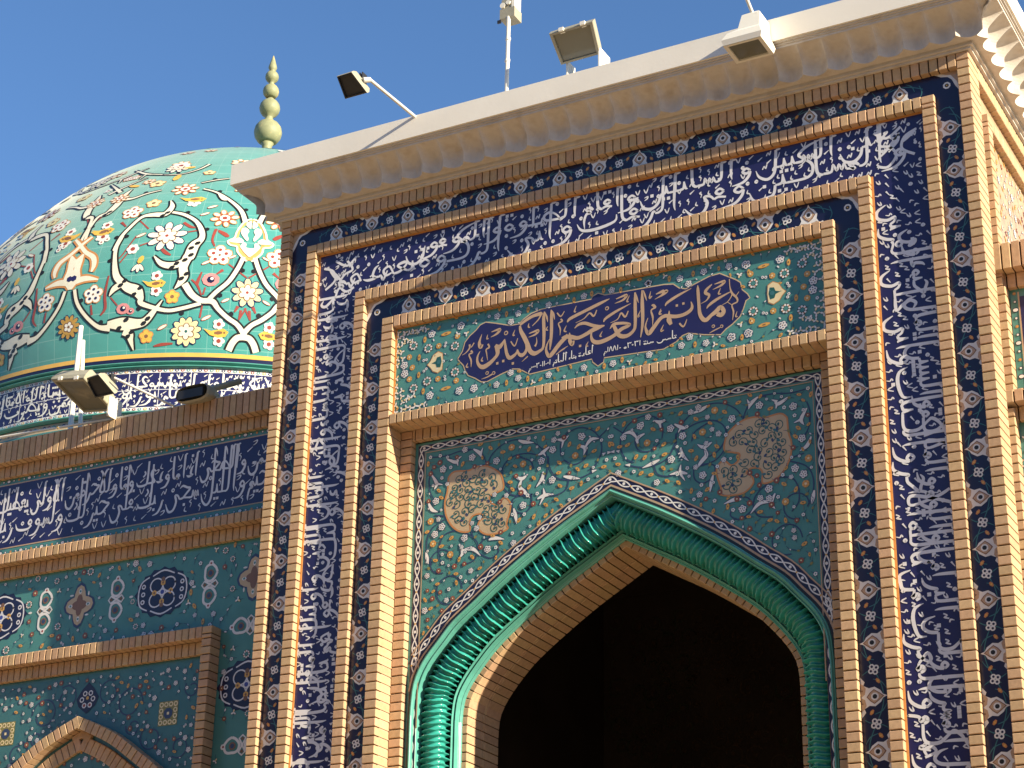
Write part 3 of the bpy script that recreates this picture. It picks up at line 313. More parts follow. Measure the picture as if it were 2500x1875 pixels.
# ---- spandrel
YS = .225
spand = thing('spandrel_panel', 'turquoise spandrel tiles with white scrolls and beige medallions around the arch', 'spandrel panel')
sb = MB()
OH = [(p[0], p[1]) for p in HC]
xs = [-1.497 + 2.994*i/90 for i in range(91)]
def otop(x): return arch_z(OH, x) if abs(x) <= 1.475 else -1.6
cols = [(-1.51, -1.6), (-1.475, -1.6)] + [(-a[0], a[1]) for a in OH if a[0] < 1.475] + [(a[0], a[1]) for a in OH[::-1] if 0 < a[0] < 1.475] + [(1.475, -1.6), (1.51, -1.6)]
for a, b in zip(cols, cols[1:]):
    if abs(a[0] - b[0]) < 1e-5: continue
    xa = CX + a[0]*1.0; xb = CX + b[0]*1.0
    sb.poly([(xa, YS, a[1]), (xb, YS, b[1]), (xb, YS, 5.225), (xa, YS, 5.225)])
sb.build('tile_field', [G['turq']], spand)

# ================================================================ arch mouldings
def sweep(profile, step, zlow, uv0=0):
    """profile: list of (share 0 outer .. 1 inner, y). Follows both arch curves, left foot to right foot"""
    H = half_curves(zlow, step)
    path = [(-1, p) for p in H[:-1]] + [(0, H[-1])] + [(1, p) for p in H[:-1][::-1]]
    rows = []
    for s, p in path:
        row = []
        for u, y in profile:
            x = p[0] + (p[2] - p[0]) * u; z = p[1] + (p[3] - p[1]) * u
            row.append((CX + s * x, y, z))
        rows.append(row)
    return rows
arch = thing('arch_moulding', 'glossy turquoise twisted rope moulding framing the pointed arch', 'arch moulding')
def arcp(u0, y0, u1, y1, bulge, n=7):
    o = []
    for i in range(n):
        t = i / (n - 1); a = math.sin(math.pi * t) * bulge
        du, dy = (u1 - u0), (y1 - y0); nx, ny = dy * 3.7, -du; L = math.hypot(nx / 3.7, ny) or 1
        o.append((u0 + du*t - a * .6, y0 + dy*t - a * .17))
    return o
ob = MB()
prof = [(-.01, YS - .004), (0.0, YS - .018)] + [(.02 + .075*i/6, YS - .018 - .012*math.sin(math.pi*i/6)) for i in range(7)] + [(.10, YS + .0), (.112, YS + .002)] + [(.125 + .05*i/5, YS + .004 - .006*math.sin(math.pi*i/5)) for i in range(6)] + [(.19, YS + .03), (.20, YS + .07)]
ob.grid(sweep(prof, .05, -1.6)); ob.build('outer_bead', [G['bead']], arch, smooth=False)
ib = MB()
prof = [(.78, .40), (.80, .395)] + [(.80 + .045*i/5, .395 - .012*math.sin(math.pi*i/5)) for i in range(6)] + [(.855, .41), (.865, .415)] + [(.87 + .06*i/6, .415 - .020*math.sin(math.pi*i/6)) for i in range(7)] + [(.94, .425), (.955, .43), (.965, .428), (.985, .435), (1.0, .44), (1.0, .47)]
ib.grid(sweep(prof, .05, -1.6)); ib.build('inner_bead', [G['bead']], arch, smooth=False)
# backing between the beads
bk = MB(); bk.grid(sweep([(.18, .30), (.45, .44), (.82, .46)], .08, -1.6)); bk.build('moulding_bed', [G['green']], arch)
# the rope itself
def rope(zlow=1.9, ridge=.0385):
    H = half_curves(zlow, .0045); path = [(-1, p) for p in H[:-1]] + [(0, H[-1])] + [(1, p) for p in H[:-1][::-1]]
    pts = []
    for s, p in path:
        u = .49; pts.append((CX + s*(p[0] + (p[2]-p[0])*u), p[1] + (p[3]-p[1])*u))
    rows = []; L = 0; NT = 34
    for i, (x, z) in enumerate(pts):
        a = pts[max(i-2, 0)]; b = pts[min(i+2, len(pts)-1)]; tx, tz = b[0]-a[0], b[1]-a[1]; l_ = math.hypot(tx, tz); tx /= l_; tz /= l_
        nx, nz = -tz, tx                      # outward normal in the wall plane
        if nz < 0 and abs(nz) > .2: pass
        if i: L += math.dist(pts[i], pts[i-1])
        row = []; sgn = 1 if i < len(pts)/2 else -1
        for k in range(NT):
            th = math.pi * (-.42 + 1.30 * k / (NT-1))          # 0 = towards viewer, pi/2 = towards the opening
            ph = L / ridge - sgn * th * .14 + .10 * math.sin(4.2*th)
            f = ph - math.floor(ph); big = (int(math.floor(ph)) % 2 == 0)
            rd = math.exp(-((f - .5) / (.20 if big else .16)) ** 2)
            wob = .0035 * math.sin(7.0 * th + (2.0 if big else 0))
            r = .070 + (.036 if big else .026) * rd + wob * rd
            cy = .335; e = math.cos(th) * r; d_ = math.sin(th) * r
            row.append((x - nx * d_ * .98, cy - e * 1.0, z - nz * d_ * .98))
        rows.append(row)
    return rows
rb = MB(); rb.grid(rope()); rb.build('rope', [G['rope']], arch, smooth=True)
# thin ochre line and dark joint outside the moulding are part of the spandrel ornament

# ================================================================ brick arch (voussoirs lining the opening)
va = thing('brick_arch', 'buff brick voussoirs lining the dark pointed arch opening', 'brick arch')
H = half_curves(-1.6, .004)
def vouss(zmin, zmax, obj=True):
    for s in (-1, 1):
        pth = [(CX + s * p[2], p[3]) for p in H if zmin <= p[3] <= zmax]
        R2 = resample(pth, P); n = len(R2) - 1
        for i in range(n):
            a, b = R2[i], R2[i+1]; m = ((a[0]+b[0])/2, (a[1]+b[1])/2); ang = math.atan2(b[1]-a[1], b[0]-a[0]); l_ = math.dist(a, b)
            yield s, m, ang, l_
vst = MB()
for s, m, ang, l_ in vouss(2.15, 9):
    # normal towards the opening
    nx, nz = (math.sin(ang), -math.cos(ang)) if s < 0 else (-math.sin(ang), math.cos(ang))
    if s > 0: nx, nz = (math.sin(ang), -math.cos(ang)); 
    if nx * (CX - m[0]) + nz * (3.0 - m[1]) < 0: nx, nz = -nx, -nz
    c = (m[0] + nx * -.008, m[1] + nz * -.008)
    for y, d_ in ((.45, .205), (.660, .024), (.690, .19)):
        me = brick_mesh(l_ - J, .092, d_)
        o = put_brick(va, me, c[0], y, c[1], ry=-ang)
for s in (-1, 1):
    z = 2.15
    while z > -1.6:
        x = CX + s * 1.205; vst.box(x - .05, x + .05, .45, .88, z - P + J, z); z -= P
o = vst.build('brick_footing', [M['brick']], va); o['kind'] = 'stuff'
mb = MB()
for s in (-1, 1):
    pth = [(s, p) for p in half_curves(-1.6, .06)]
    rows = [[(CX + s2*(p[2] - .022), .462, p[3] - .018), (CX + s2*(p[2] - .022), .872, p[3] - .018)] for s2, p in pth]; mb.grid(rows)
    rows = [[(CX + s2*(p[2] - .022), .462, p[3] - .018), (CX + s2*(p[2] + .06), .462, p[3] + .05)] for s2, p in pth]; mb.grid(rows)
mb.build('mortar_bed', [M['mortar']], va)

# ================================================================ cornice
cor = thing('cornice', 'white stone cornice with scalloped underside crowning the portal', 'cornice')
QF = .292
def path_pt(side, s, q, z):
    if side == 0: return (min(max(s, XA0 - q), XA1 + q), -q, z)          # front
    if side == 1: return (XA1 + q, min(max(s, -q), DEPTH + 0.0), z)      # right return
    return (XA0 - q, min(max(s, -q), DEPTH), z)                           # left return
def scallops(side, s0, s1, pitch):
    b = MB(); n = int(math.ceil((s1 - s0) / pitch)); NU = 14
    rows = []
    prof_r = [(.142, 7.172), (.142, 7.21), (.146, 7.245), (.175, 7.277), (.205, 7.305), (.232, 7.328), (.252, 7.343)]      # rib between two cells
    prof_c = [(.084, 7.172), (.082, 7.21), (.086, 7.25), (.105, 7.288), (.150, 7.318), (.205, 7.336), (.252, 7.343)]      # middle of a cell
    for i in range(n * NU + 1):
        s = s0 + pitch * i / NU; u = (i % NU) / NU * 2 - 1; k = abs(u) ** 2.2
        row = []
        for a, c_ in zip(cat(prof_r, 2), cat(prof_c, 2)):
            q = c_[0] + (a[0] - c_[0]) * k; z = c_[1] + (a[1] - c_[1]) * k
            row.append(path_pt(side, s, q, z))
        row = [path_pt(side, s, .055, 7.172)] + row + [path_pt(side, s, .253, 7.362)]
        rows.append(row)
    b.grid(rows if side == 0 else rows)
    return b
scallops(0, XA0 - .40, XA1 + .40, .1705).build('scalloped_soffit', [M['soffit']], cor, smooth=False)
scallops(1, -.40, DEPTH, .190).build('scalloped_soffit', [M['soffit']], cor)
scallops(2, -.40, DEPTH, .190).build('scalloped_soffit', [M['soffit']], cor)
cm = MB()
def ring(q0, q1, z0, z1):
    """box ring between outreach q0 and q1"""
    cm.box(XA0 - q1, XA1 + q1, -q1, -q0, z0, z1)
    cm.box(XA1 + q0, XA1 + q1, -q0, DEPTH, z0, z1); cm.box(XA0 - q1, XA0 - q0, -q0, DEPTH, z0, z1)
ring(.0, .022, 7.134, 7.150); ring(.0, .040, 7.150, 7.174); ring(.0, .058, 7.174, 7.182)
cm.build('bed_moulding', [M['soffit']], cor)
cm = MB(); ring(.18, .262, 7.360, 7.372); ring(.12, .276, 7.372, 7.3835); cm.build('drip_bead', [M['soffit']], cor)
cm = MB(); ring(.10, QF, 7.3835, 7.556); cm.box(XA0 - .10, XA1 + .10, -.10, DEPTH, 7.40, 7.550)
cm.build('fascia', [M['plaster']], cor)
# ================================================================ portal's right return face (local x runs back into depth)
def side_thing(name, label, cat_, group=None):
    t = thing(name, label, cat_, group, (XA1, 0, 0)); t.rotation_euler = (0, 0, math.pi/2); return t
t = side_thing('brick_surround', 'outer brick course under the cornice on the sunlit side face of the portal', 'brick frame', 'brick frames on the side of the portal')
mb = MB(); course(t, .220, DEPTH, 7.036, 7.132, 0, .058, mb); mb.build('mortar_bed', [M['mortar']], t)
t = side_thing('brick_surround', 'inner brick frame around the tile panel on the sunlit side face', 'brick frame', 'brick frames on the side of the portal')
mb = MB(); st = MB(); leg(t, .372, .466, 6.872, 0, .058, mb, st, zvis=5.2, zlow=4.9, closer=True); course(t, .466, DEPTH, 6.79, 6.872, 0, .058, mb)
mb.build('mortar_bed', [M['mortar']], t); o = st.build('brick_footing', [M['brick']], t); o['kind'] = 'stuff'
side_panel = side_thing('mosaic_panel', 'floral tile panel on the sunlit side face of the portal', 'tile panel')
b = MB(); b.box(.212, DEPTH, .048, .058, 4.9, 7.036); b.build('tile_field', [G['sand']], side_panel)
# ================================================================ side wings
WX = -5.34
WING_H = dict(arch_o=[(1.12, -1.6), (1.12, 2.70), (1.08, 2.86), (.95, 3.02), (.77, 3.18), (.58, 3.315), (.37, 3.457), (.18, 3.55), (0, 3.625)])
def wing(side):
    left = side < 0
    X = (lambda x: x) if left else (lambda x: 2*WX - x)
    dz = 0 if left else -.068; dz2 = 0 if left else -.10
    where = 'left' if left else 'right'
    nm = ('low wing left of the portal' if left else 'low wing right of the portal')
    def rx(a, b): return (min(X(a), X(b)), max(X(a), X(b)))
    far = -15.0 if left else -9.2
    w_ = MB()
    a, b_ = rx(far - 6, -7.93); w_.box(a, b_, .462, 9.0, -1.6, 5.90 + dz)
    structure(w_.build('wing_wall', [M['wallcore']]))
    r0, r1 = rx(-12.4 if left else -9.2, -7.972 if left else -7.926)
    f0, f1 = rx(far - 6, -12.4 if left else -9.2)
    # upper ledge, two courses
    for (nm_, z0, z1, y0, d_, lab) in (('brick_ledge', 5.786+dz, 5.965+dz, .33, .14, 'tall brick parapet course topping the ' + nm), ('brick_course', 5.688+dz, 5.783+dz, .41, .05, 'thin shaded brick course just under the parapet of the ' + nm),
                     ('brick_ledge', 4.921+dz2, 5.002+dz2, .33, .14, 'narrow brick ledge below the script band of the ' + nm), ('brick_course', 4.826+dz2, 4.918+dz2, .41, .05, 'recessed brick course above the floral panel of the ' + nm)):
        t = thing(nm_, lab, 'brick ledge' if nm_ == 'brick_ledge' else 'brick course', 'brick courses of the side wings')
        mb = MB(); course(t, r0, r1, z0, z1, y0, d_, mb); mb.box(f0, f1, y0, y0 + d_, z0, z1, 0)
        mb.build('mortar_bed', [M['mortar']], t)
    cb = thing('calligraphy_band', 'dark blue script band with thin turquoise borders on the ' + nm, 'calligraphy band')
    a, b_ = rx(far - 6, -8.045); slab(cb, 'tile_field', [(a, b_, 5.105+dz, 5.635+dz)], .45, .012, G['navy'])
    if not left:
        a, b_ = rx(-7.99, -8.045); slab(cb, 'border_strip', [(a, b_, 5.025+dz, 5.69+dz)], .4515, .0105, G['turq'])
        t = thing('brick_bar', 'upright brick bar between the portal side and the right wing script band', 'brick bar')
        mb = MB(); st = MB(); a, b_ = rx(-7.985, -7.905); leg(t, a, b_, 5.688+dz, .36, .10, mb, st, zvis=4.86, zlow=4.86); mb.build('mortar_bed', [M['mortar']], t)
        t = thing('brick_bar', 'upright brick bar below the ledge, beside the right wing floral panel', 'brick bar')
        mb = MB(); st = MB(); leg(t, -2.79, -2.705, 4.80, .36, .10, mb, st, zvis=2.5, zlow=-1.6); mb.build('mortar_bed', [M['mortar']], t)
        if st.v: o = st.build('brick_footing', [M['brick']], t); o['kind'] = 'stuff'
    a, b_ = rx(far - 6, -7.93)
    slab(cb, 'border_strip', [(a, b_, 5.637+dz, 5.70+dz), (a, b_, 5.02+dz, 5.103+dz)], .452, .01, G['turq'])
    fp = thing('floral_panel', 'turquoise floral panel with blue and white medallions, ' + ('left wing' if left else 'right wing'), 'floral panel')
    slab(fp, 'tile_field', [(a, b_, -1.6, 4.828+dz2)], .45, .010, G['turq'])
    return cb, fp
lcb, lfp = wing(-1)
rcb, rfp = wing(1)
# inner frame and pointed arch of the left wing
WC = -9.755
t = thing('brick_surround', 'brick frame around the small pointed arch on the left wing', 'brick frame')
mb = MB(); st = MB(); leg(t, WC - 1.165, WC - 1.081, 4.167, .33, .115, mb, st, zvis=2.6); leg(t, WC + 1.09, WC + 1.174, 4.167, .33, .115, mb, st, zvis=2.6, closer=True)
course(t, WC - 1.081, WC + 1.09, 4.080, 4.165, .33, .115, mb)
mb.build('mortar_bed', [M['mortar']], t); o = st.build('brick_footing', [M['brick']], t); o['kind'] = 'stuff'
t = thing('brick_surround', 'shaded inner brick course under the left wing frame', 'brick frame')
mb = MB(); st = MB(); leg(t, WC + 1.045, WC + 1.088, 4.078, .405, .05, mb, st, zvis=2.6, zlow=2.6); course(t, WC - 1.08, WC + 1.045, 3.981, 4.076, .405, .05, mb); mb.build('mortar_bed', [M['mortar']], t)
wsp = thing('spandrel_panel', 'small blue-green spandrel panel with scrolls over the left wing arch', 'spandrel panel')
slab(wsp, 'tile_field', [(WC - 1.045, WC + 1.045, 1.0, 3.98)], .443, .006, G['teal'])
warch = thing('brick_arch', 'pointed brick arch of the left wing with two stepped rings', 'brick arch')
AO = cat(WING_H['arch_o'][1:], 8)
def ring_arch(off, y0, d_, th_):
    mb = MB()
    for s in (-1, 1):
        pts = [(s * max(0, p[0] - off), p[1] - off * (1.0 if p[0] < .9 else .6)) for p in AO if p[1] > 2.3]
        pts = [(WC + x, z) for x, z in pts]
        R2 = resample(pts, P)
        for a, b in zip(R2, R2[1:]):
            m = ((a[0]+b[0])/2, (a[1]+b[1])/2); ang = math.atan2(b[1]-a[1], b[0]-a[0]); n = (math.sin(ang), -math.cos(ang))
            if n[0]*(WC - m[0]) + n[1]*(2.4 - m[1]) < 0: n = (-n[0], -n[1])
            put_brick(warch, brick_mesh(P - J, th_, d_), m[0] + n[0]*th_/2, y0, m[1] + n[1]*th_/2, ry=-ang)
            q = [(a[0]+n[0]*.006, a[1]+n[1]*.006), (b[0]+n[0]*.006, b[1]+n[1]*.006), (b[0]+n[0]*(th_-.006), b[1]+n[1]*(th_-.006)), (a[0]+n[0]*(th_-.006), a[1]+n[1]*(th_-.006))]
            mb.poly([(x, y0 + .016, z) for x, z in q]); 
            mb.poly([(q[2][0], y0+.016, q[2][1]), (q[3][0], y0+.016, q[3][1]), (q[3][0], y0+d_, q[3][1]), (q[2][0], y0+d_, q[2][1])])
    mb.build('mortar_bed', [M['mortar']], warch)
ring_arch(0, .35, .10, .086)
ring_arch(.092, .415, .06, .105)
tym = thing('tympanum_panel', 'dark turquoise floral tiles inside the small left wing arch', 'tympanum panel')
b = MB()
ty = [(p[0] - .16, p[1] - .16) for p in AO if p[0] > .16]
for s in (-1, 1):
    for a, c in zip(ty, ty[1:]): b.poly([(WC + s*a[0], .4405, 1.0), (WC + s*c[0], .4405, 1.0), (WC + s*c[0], .4405, c[1]), (WC + s*a[0], .4405, a[1])])
b.poly([(WC - ty[-1][0], .4405, 1.0), (WC + ty[-1][0], .4405, 1.0), (WC + ty[-1][0], .4405, ty[-1][1]), (WC, .4405, 3.44), (WC - ty[-1][0], .4405, ty[-1][1])])
b.build('tile_field', [G['teal']], tym)
# ================================================================ dome, drum, finial
DX, DY, DR, DZ, DH, DA, DB, DU = DOME
def drad(h): return DR * (1 + DU * math.sin(math.pi * min(h * 1.6, 1))) * max(0.0, 1 - h**DB) ** (1/DA)
dome = thing('dome', 'large turquoise tiled dome with cream arabesque scrolls and flowers', 'dome', None, (DX, DY, 0))
def dpt(th_, h, off=0.0):
    h = min(max(h, 0.0), .9995); r = drad(h); e = 1e-3; r2 = drad(min(h + e, .9999)); dr, dzz = (r2 - r), DH * e; L = math.hypot(dr, dzz) or 1
    nr, nz = dzz / L, -dr / L; r += nr * off
    return (r * math.cos(th_), r * math.sin(th_), DZ + DH * h + nz * off)
b = MB(); NH, NTH = 130, 400
hs = [1 - (1 - i / NH) ** 1.35 for i in range(NH + 1)]; hs[-1] = .9995
b.grid([[dpt(2*math.pi*k/NTH, h) for k in range(NTH)] for h in hs], close=True)
def dome_mat():
    m = glaze('glaze_dome', (.050, .27, .250), .06, .36); n = m.node_tree.nodes; l = m.node_tree.links
    # joint lines of the dome's small tiles, laid out in azimuth and height
    tc = n.new('ShaderNodeTexCoord'); sp = n.new('ShaderNodeSeparateXYZ'); l.new(tc.outputs['Object'], sp.inputs[0])
    at = n.new('ShaderNodeMath'); at.operation = 'ARCTAN2'; l.new(sp.outputs[1], at.inputs[0]); l.new(sp.outputs[0], at.inputs[1])
    def lines(src, per, wid):
        a = n.new('ShaderNodeMath'); a.operation = 'MULTIPLY'; a.inputs[1].default_value = per; l.new(src, a.inputs[0])
        f = n.new('ShaderNodeMath'); f.operation = 'FRACT'; l.new(a.outputs[0], f.inputs[0])
        c = n.new('ShaderNodeMath'); c.operation = 'LESS_THAN'; c.inputs[1].default_value = wid; l.new(f.outputs[0], c.inputs[0]); return c.outputs[0]
    A = lines(at.outputs[0], 18.0, .035); B = lines(sp.outputs[2], 5.2, .045)
    mx = n.new('ShaderNodeMath'); mx.operation = 'MAXIMUM'; l.new(A, mx.inputs[0]); l.new(B, mx.inputs[1])
    ml = n.new('ShaderNodeMath'); ml.operation = 'MULTIPLY'; ml.inputs[1].default_value = .35; l.new(mx.outputs[0], ml.inputs[0])
    mix = n.new('ShaderNodeMix'); mix.data_type = 'RGBA'; mix.inputs[7].default_value = (.30, .50, .46, 1); l.new(ml.outputs[0], mix.inputs[0])
    bs = n['Principled BSDF']; bs.inputs['Sheen Weight'].default_value = .35; bs.inputs['Sheen Roughness'].default_value = .5; bs.inputs['Sheen Tint'].default_value = (1, .93, .80, 1); src = bs.inputs['Base Color'].links[0].from_socket; l.new(src, mix.inputs[6]); l.new(mix.outputs[2], bs.inputs['Base Color'])
    return m
G['dome'] = dome_mat()
b.build('dome_shell', [G['dome']], dome, smooth=True)
drum = thing('drum', 'round drum under the dome with blue script and floral tile rings', 'drum', None, (DX, DY, 0))
def revolve(par, name, prof, m, n=400, smooth=True):
    b = MB(); b.grid([[(r*math.cos(2*math.pi*k/n), r*math.sin(2*math.pi*k/n), z) for k in range(n)] for r, z in prof], close=True); return b.build(name, [m], par, smooth)
R0 = DR
revolve(drum, 'gold_ring', [(R0 + .002, 7.850), (R0 + .004, 7.804)], G['gold']); revolve(drum, 'navy_ring', [(R0 + .002, 7.8035), (R0 + .002, 7.764)], G['navy2'])
def bead(z1, z0, bulge, n=7): return [(R0 - .004 + bulge * math.sin(math.pi*i/(n-1)), z1 + (z0 - z1)*i/(n-1)) for i in range(n)]
revolve(drum, 'bead_ring', bead(7.763, 7.726, .045), G['bead']); revolve(drum, 'bead_ring', bead(7.724, 7.690, .035), G['bead'])
revolve(drum, 'floral_ring', [(R0 - .012, 7.690), (R0 - .012, 7.652)], G['white'])
revolve(drum, 'script_ring', [(R0 - .012, 7.652), (R0 - .012, 7.300)], G['navy'])
revolve(drum, 'floral_ring', [(R0 - .012, 7.300), (R0 - .012, 7.262)], G['white'])
revolve(drum, 'bead_ring', bead(7.262, 7.215, .045), G['bead'])
revolve(drum, 'floral_ring', [(R0 - .012, 7.215), (R0 - .012, 7.14)], G['beige'])
revolve(drum, 'drum_wall', [(R0 - .012, 7.14), (R0 - .012, 5.85)], G['turq'])
fin = thing('finial', 'green painted finial of stacked balls with pointed tip on the dome', 'finial', None, (DX, DY, 0))
def ballp(zc, r, n=9): return [(max(.03, r*math.sin(math.pi*i/(n-1))), zc - r*1.02*math.cos(math.pi*i/(n-1))) for i in range(n)]
fp = [(.16, 11.60), (.10, 11.75), (.07, 11.95), (.058, 12.12), (.078, 12.16), (.06, 12.17)]
fp += [(max(.06, r), z) for r, z in ballp(12.31, .168)[1:-1]] + [(.065, 12.475), (.045, 12.50)] + [(max(.045, r), z) for r, z in ballp(12.645, .125)[1:-1]] + [(.05, 12.765), (.036, 12.79)]
fp += [(max(.036, r), z) for r, z in ballp(12.880, .098)[1:-1]] + [(.04, 12.975), (.03, 12.995)] + [(max(.03, r), z) for r, z in ballp(13.085, .082)[1:-1]] + [(.03, 13.165), (.04, 13.18), (.053, 13.215), (.045, 13.25), (.028, 13.31), (.014, 13.36), (.001, 13.395)]
revolve(fin, 'finial_body', fp, M['finial'], 24)
# ================================================================ floodlights, pipes, coping highlight
def flood(name, label, corners, depth, kind, group='floodlights on the parapets'):
    """corners: TL, TR, BR, BL of the glass (world). Builds housing, rim, glass."""
    t = thing(name, label, 'floodlight', group)
    c = [Vector(p) for p in corners]; n = (c[1]-c[0]).cross(c[3]-c[0]).normalized()     # away from the glass front
    if n.y < 0: n = -n
    ctr = sum(c, Vector()) / 4
    b = MB()
    def ringp(k, d_): return [ctr + (p - ctr) * k + n * d_ for p in c]
    hm = {'black': M['dgrey'], 'cream': M['lgrey'], 'white': M['lwhite']}[kind]
    rings = [ringp(1.0, 0), ringp(1.03, .006), ringp(1.03, depth*.25), ringp(.84, depth*.75), ringp(.62, depth)]
    if kind == 'white': rings = [ringp(1.0, 0), ringp(1.04, .006), ringp(1.03, depth*.3), ringp(.72, depth*.6), ringp(.60, depth)]
    b.grid(rings, close=True); b.poly(rings[-1]); b.build('housing', [hm if kind != 'black' else M['lgrey']], t)
    g1 = MB(); R1, R2 = ringp(1.0, -.002), ringp(.88, -.004); g1.grid([R1, R2, ringp(.88, .03)], close=True); g1.build('rim', [hm], t)
    g2 = MB(); g2.poly(ringp(.885, .012)); g2.build('glass', [M['glass'] if kind != 'black' else M['dgrey']], t)
    if kind == 'cream':
        for k in (.28, .78):
            hg = MB(); p = c[0].lerp(c[1], k); hg.box(p.x - .018, p.x + .018, p.y - .012, p.y + .03, p.z - .006, p.z + .022); hg.build('hinge', [M['lwhite']], t)
    if kind == 'black':
        fb = MB(); up = (c[0]-c[3]).normalized(); rt = (c[1]-c[0]).normalized()
        for i in range(6):
            p = ctr + n*depth*.9 + rt*(-.05 + .02*i); fb.box(p.x-.003, p.x+.003, p.y-.01, p.y+.05, p.z-.03, p.z+.06)
        fb.build('cooling_fins', [M['dgrey']], t)
    return t, n, ctr
# 1 small black lamp on an arm
t, n, c = flood('floodlight', 'small black floodlight on a long arm at the left of the portal cornice', [(-6.865, -1.00, 7.545), (-6.745, -1.00, 7.548), (-6.68, -.89, 7.425), (-6.86, -.89, 7.425)], .12, 'black')
b = MB(); b.tube((-6.655, -.29, 7.548), (-6.68, -.86, 7.545), .0125); b.tube((-6.68, -.86, 7.545), (-6.71, -.90, 7.53), .02); b.build('arm', [M['pipe']], t, smooth=True)
# 2 mast with a grey box
t = thing('mast_box', 'thin white mast carrying a square cream junction box above the cornice', 'mast')
b = MB(); b.tube((-5.955, -.2, 7.55), (-5.950, -.2, 8.24), .0155); b.tube((-5.953, -.2, 7.86), (-5.953, -.2, 7.88), .020); b.tube((-5.950, -.2, 8.04), (-5.950, -.2, 8.06), .020); b.build('mast', [M['lwhite']], t, smooth=True)
b = MB(); b.box(-6.018, -5.898, -.21, -.10, 8.232, 8.315); b.box(-6.01, -5.905, -.20, -.11, 8.317, 8.40); b.build('box', [M['lgrey']], t)
b = MB(); b.tube((-5.995, -.215, 8.345), (-5.995, -.18, 8.345), .022); b.tube((-5.95, -.215, 8.36), (-5.95, -.18, 8.36), .018); b.box(-5.925, -5.900, -.205, -.11, 8.30, 8.43); b.build('fitting', [M['lwhite']], t)
b = MB(); b.box(-6.035, -6.005, -.215, -.205, 8.20, 8.225); b.build('cable_clip', [M['dgrey']], t)
# 3 big square lamp on a bracket
t, n, c = flood('floodlight', 'big square cream floodlight with dusty glass standing on the cornice', [(-5.548, -.33, 7.898), (-5.215, -.33, 7.902), (-5.245, -.15, 7.752), (-5.545, -.15, 7.750)], .19, 'cream')
b = MB(); b.box(-5.485, -5.262, -.13, .02, 7.556, 7.665); b.build('base_block', [M['sand'] if 'sand' in M else M['lgrey']], t)
b = MB(); b.box(-5.247, -5.236, -.17, .0, 7.556, 7.80); b.box(-5.236, -5.20, -.12, -.06, 7.556, 7.57); b.build('bracket', [M['lwhite']], t)
b = MB(); b.box(-5.512, -5.50, -.14, -.02, 7.556, 7.78); b.build('bracket', [M['lwhite']], t)
# 4 white lamp with a tall hood hanging in front of the fascia, with its arm
t = thing('floodlight', 'white hooded floodlight hanging on the face of the portal cornice', 'floodlight', 'floodlights on the parapets')
b = MB()
def q4(x0, x1, y0, y1, z): return [(x0, y0, z), (x1, y0, z), (x1, y1, z), (x0, y1, z)]
b.grid([q4(-4.155, -3.895, -.56, -.33, 7.262), q4(-4.165, -3.885, -.57, -.32, 7.30), q4(-4.13, -3.905, -.55, -.31, 7.355), q4(-4.075, -3.925, -.50, -.30, 7.40), q4(-4.055, -3.93, -.47, -.30, 7.52), q4(-4.035, -3.945, -.45, -.31, 7.54)], close=True)
b.poly(q4(-4.035, -3.945, -.45, -.31, 7.54)); b.build('housing', [M['lwhite']], t)
b = MB(); b.poly(q4(-4.13, -3.92, -.54, -.35, 7.270)); b.build('glass', [M['glass']], t)
b = MB(); b.grid([q4(-4.157, -3.893, -.562, -.328, 7.258), q4(-4.13, -3.92, -.54, -.35, 7.258), q4(-4.13, -3.92, -.54, -.35, 7.272)], close=True); b.build('rim', [M['lwhite']], t)
b = MB(); b.box(-3.96, -3.945, -.474, -.469, 7.41, 7.51); b.build('hood_rib', [M['lwhite']], t)
b = MB(); b.tube((-3.99, -.44, 7.535), (-4.01, -.62, 7.70), .012); b.tube((-4.01, -.62, 7.70), (-4.03, -.95, 7.72), .012); b.build('arm', [M['pipe']], t, smooth=True)
# ---- lamps of the left wing
t, n, c = flood('floodlight', 'small black floodlight on a thin arm above the left wing parapet', [(-9.706, -.02, 6.178), (-9.583, -.02, 6.190), (-9.49, .08, 6.052), (-9.675, .08, 6.050)], .13, 'black')
b = MB(); b.tube((-9.10, .36, 5.972), (-9.49, .06, 6.175), .010); b.build('arm', [M['pipe']], t, smooth=True)
t, n, c = flood('floodlight', 'big square dusty floodlight tilted down over the left wing parapet', [(-10.02, -.05, 6.215), (-9.70, -.05, 6.165), (-9.69, .32, 6.035), (-9.985, .32, 6.075)], .16, 'cream')
b = MB(); b.box(-9.685, -9.672, .24, .40, 5.965, 6.13); b.build('bracket', [M['lwhite']], t)
b = MB(); b.box(-9.93, -9.69, .36, .44, 5.965, 6.05); b.build('base_block', [M['lgrey']], t)
t = thing('floodlight', 'rounded cream floodlight with a slot of dark glass on the left wing parapet', 'floodlight', 'floodlights on the parapets')
b = MB()
def oval(k, y, z0, sx=.145, sz=.055, n=20): return [(-8.845 + sx*k*math.copysign(abs(math.cos(a))**.6, math.cos(a)), y - .10*(k > .99 and 0), z0 + sz*k*math.copysign(abs(math.sin(a))**.7, math.sin(a)) + .035*math.cos(a)*0) for a in [2*math.pi*i/n for i in range(n)]]
b.grid([oval(1.0, .20, 5.985, .145, .062), oval(1.04, .22, 5.985, .145, .070), oval(1.0, .30, 6.0, .145, .065), oval(.7, .42, 6.02, .145, .05)], close=True); b.poly(oval(.7, .42, 6.02, .145, .05)); b.build('housing', [M['lgrey']], t)
b = MB(); b.box(-8.965, -8.735, .19, .215, 5.942, 6.012); b.build('glass', [M['dgrey']], t)
b = MB(); b.tube((-8.76, .30, 6.03), (-8.66, .55, 6.18), .025); b.build('arm', [M['lgrey']], t, smooth=True)
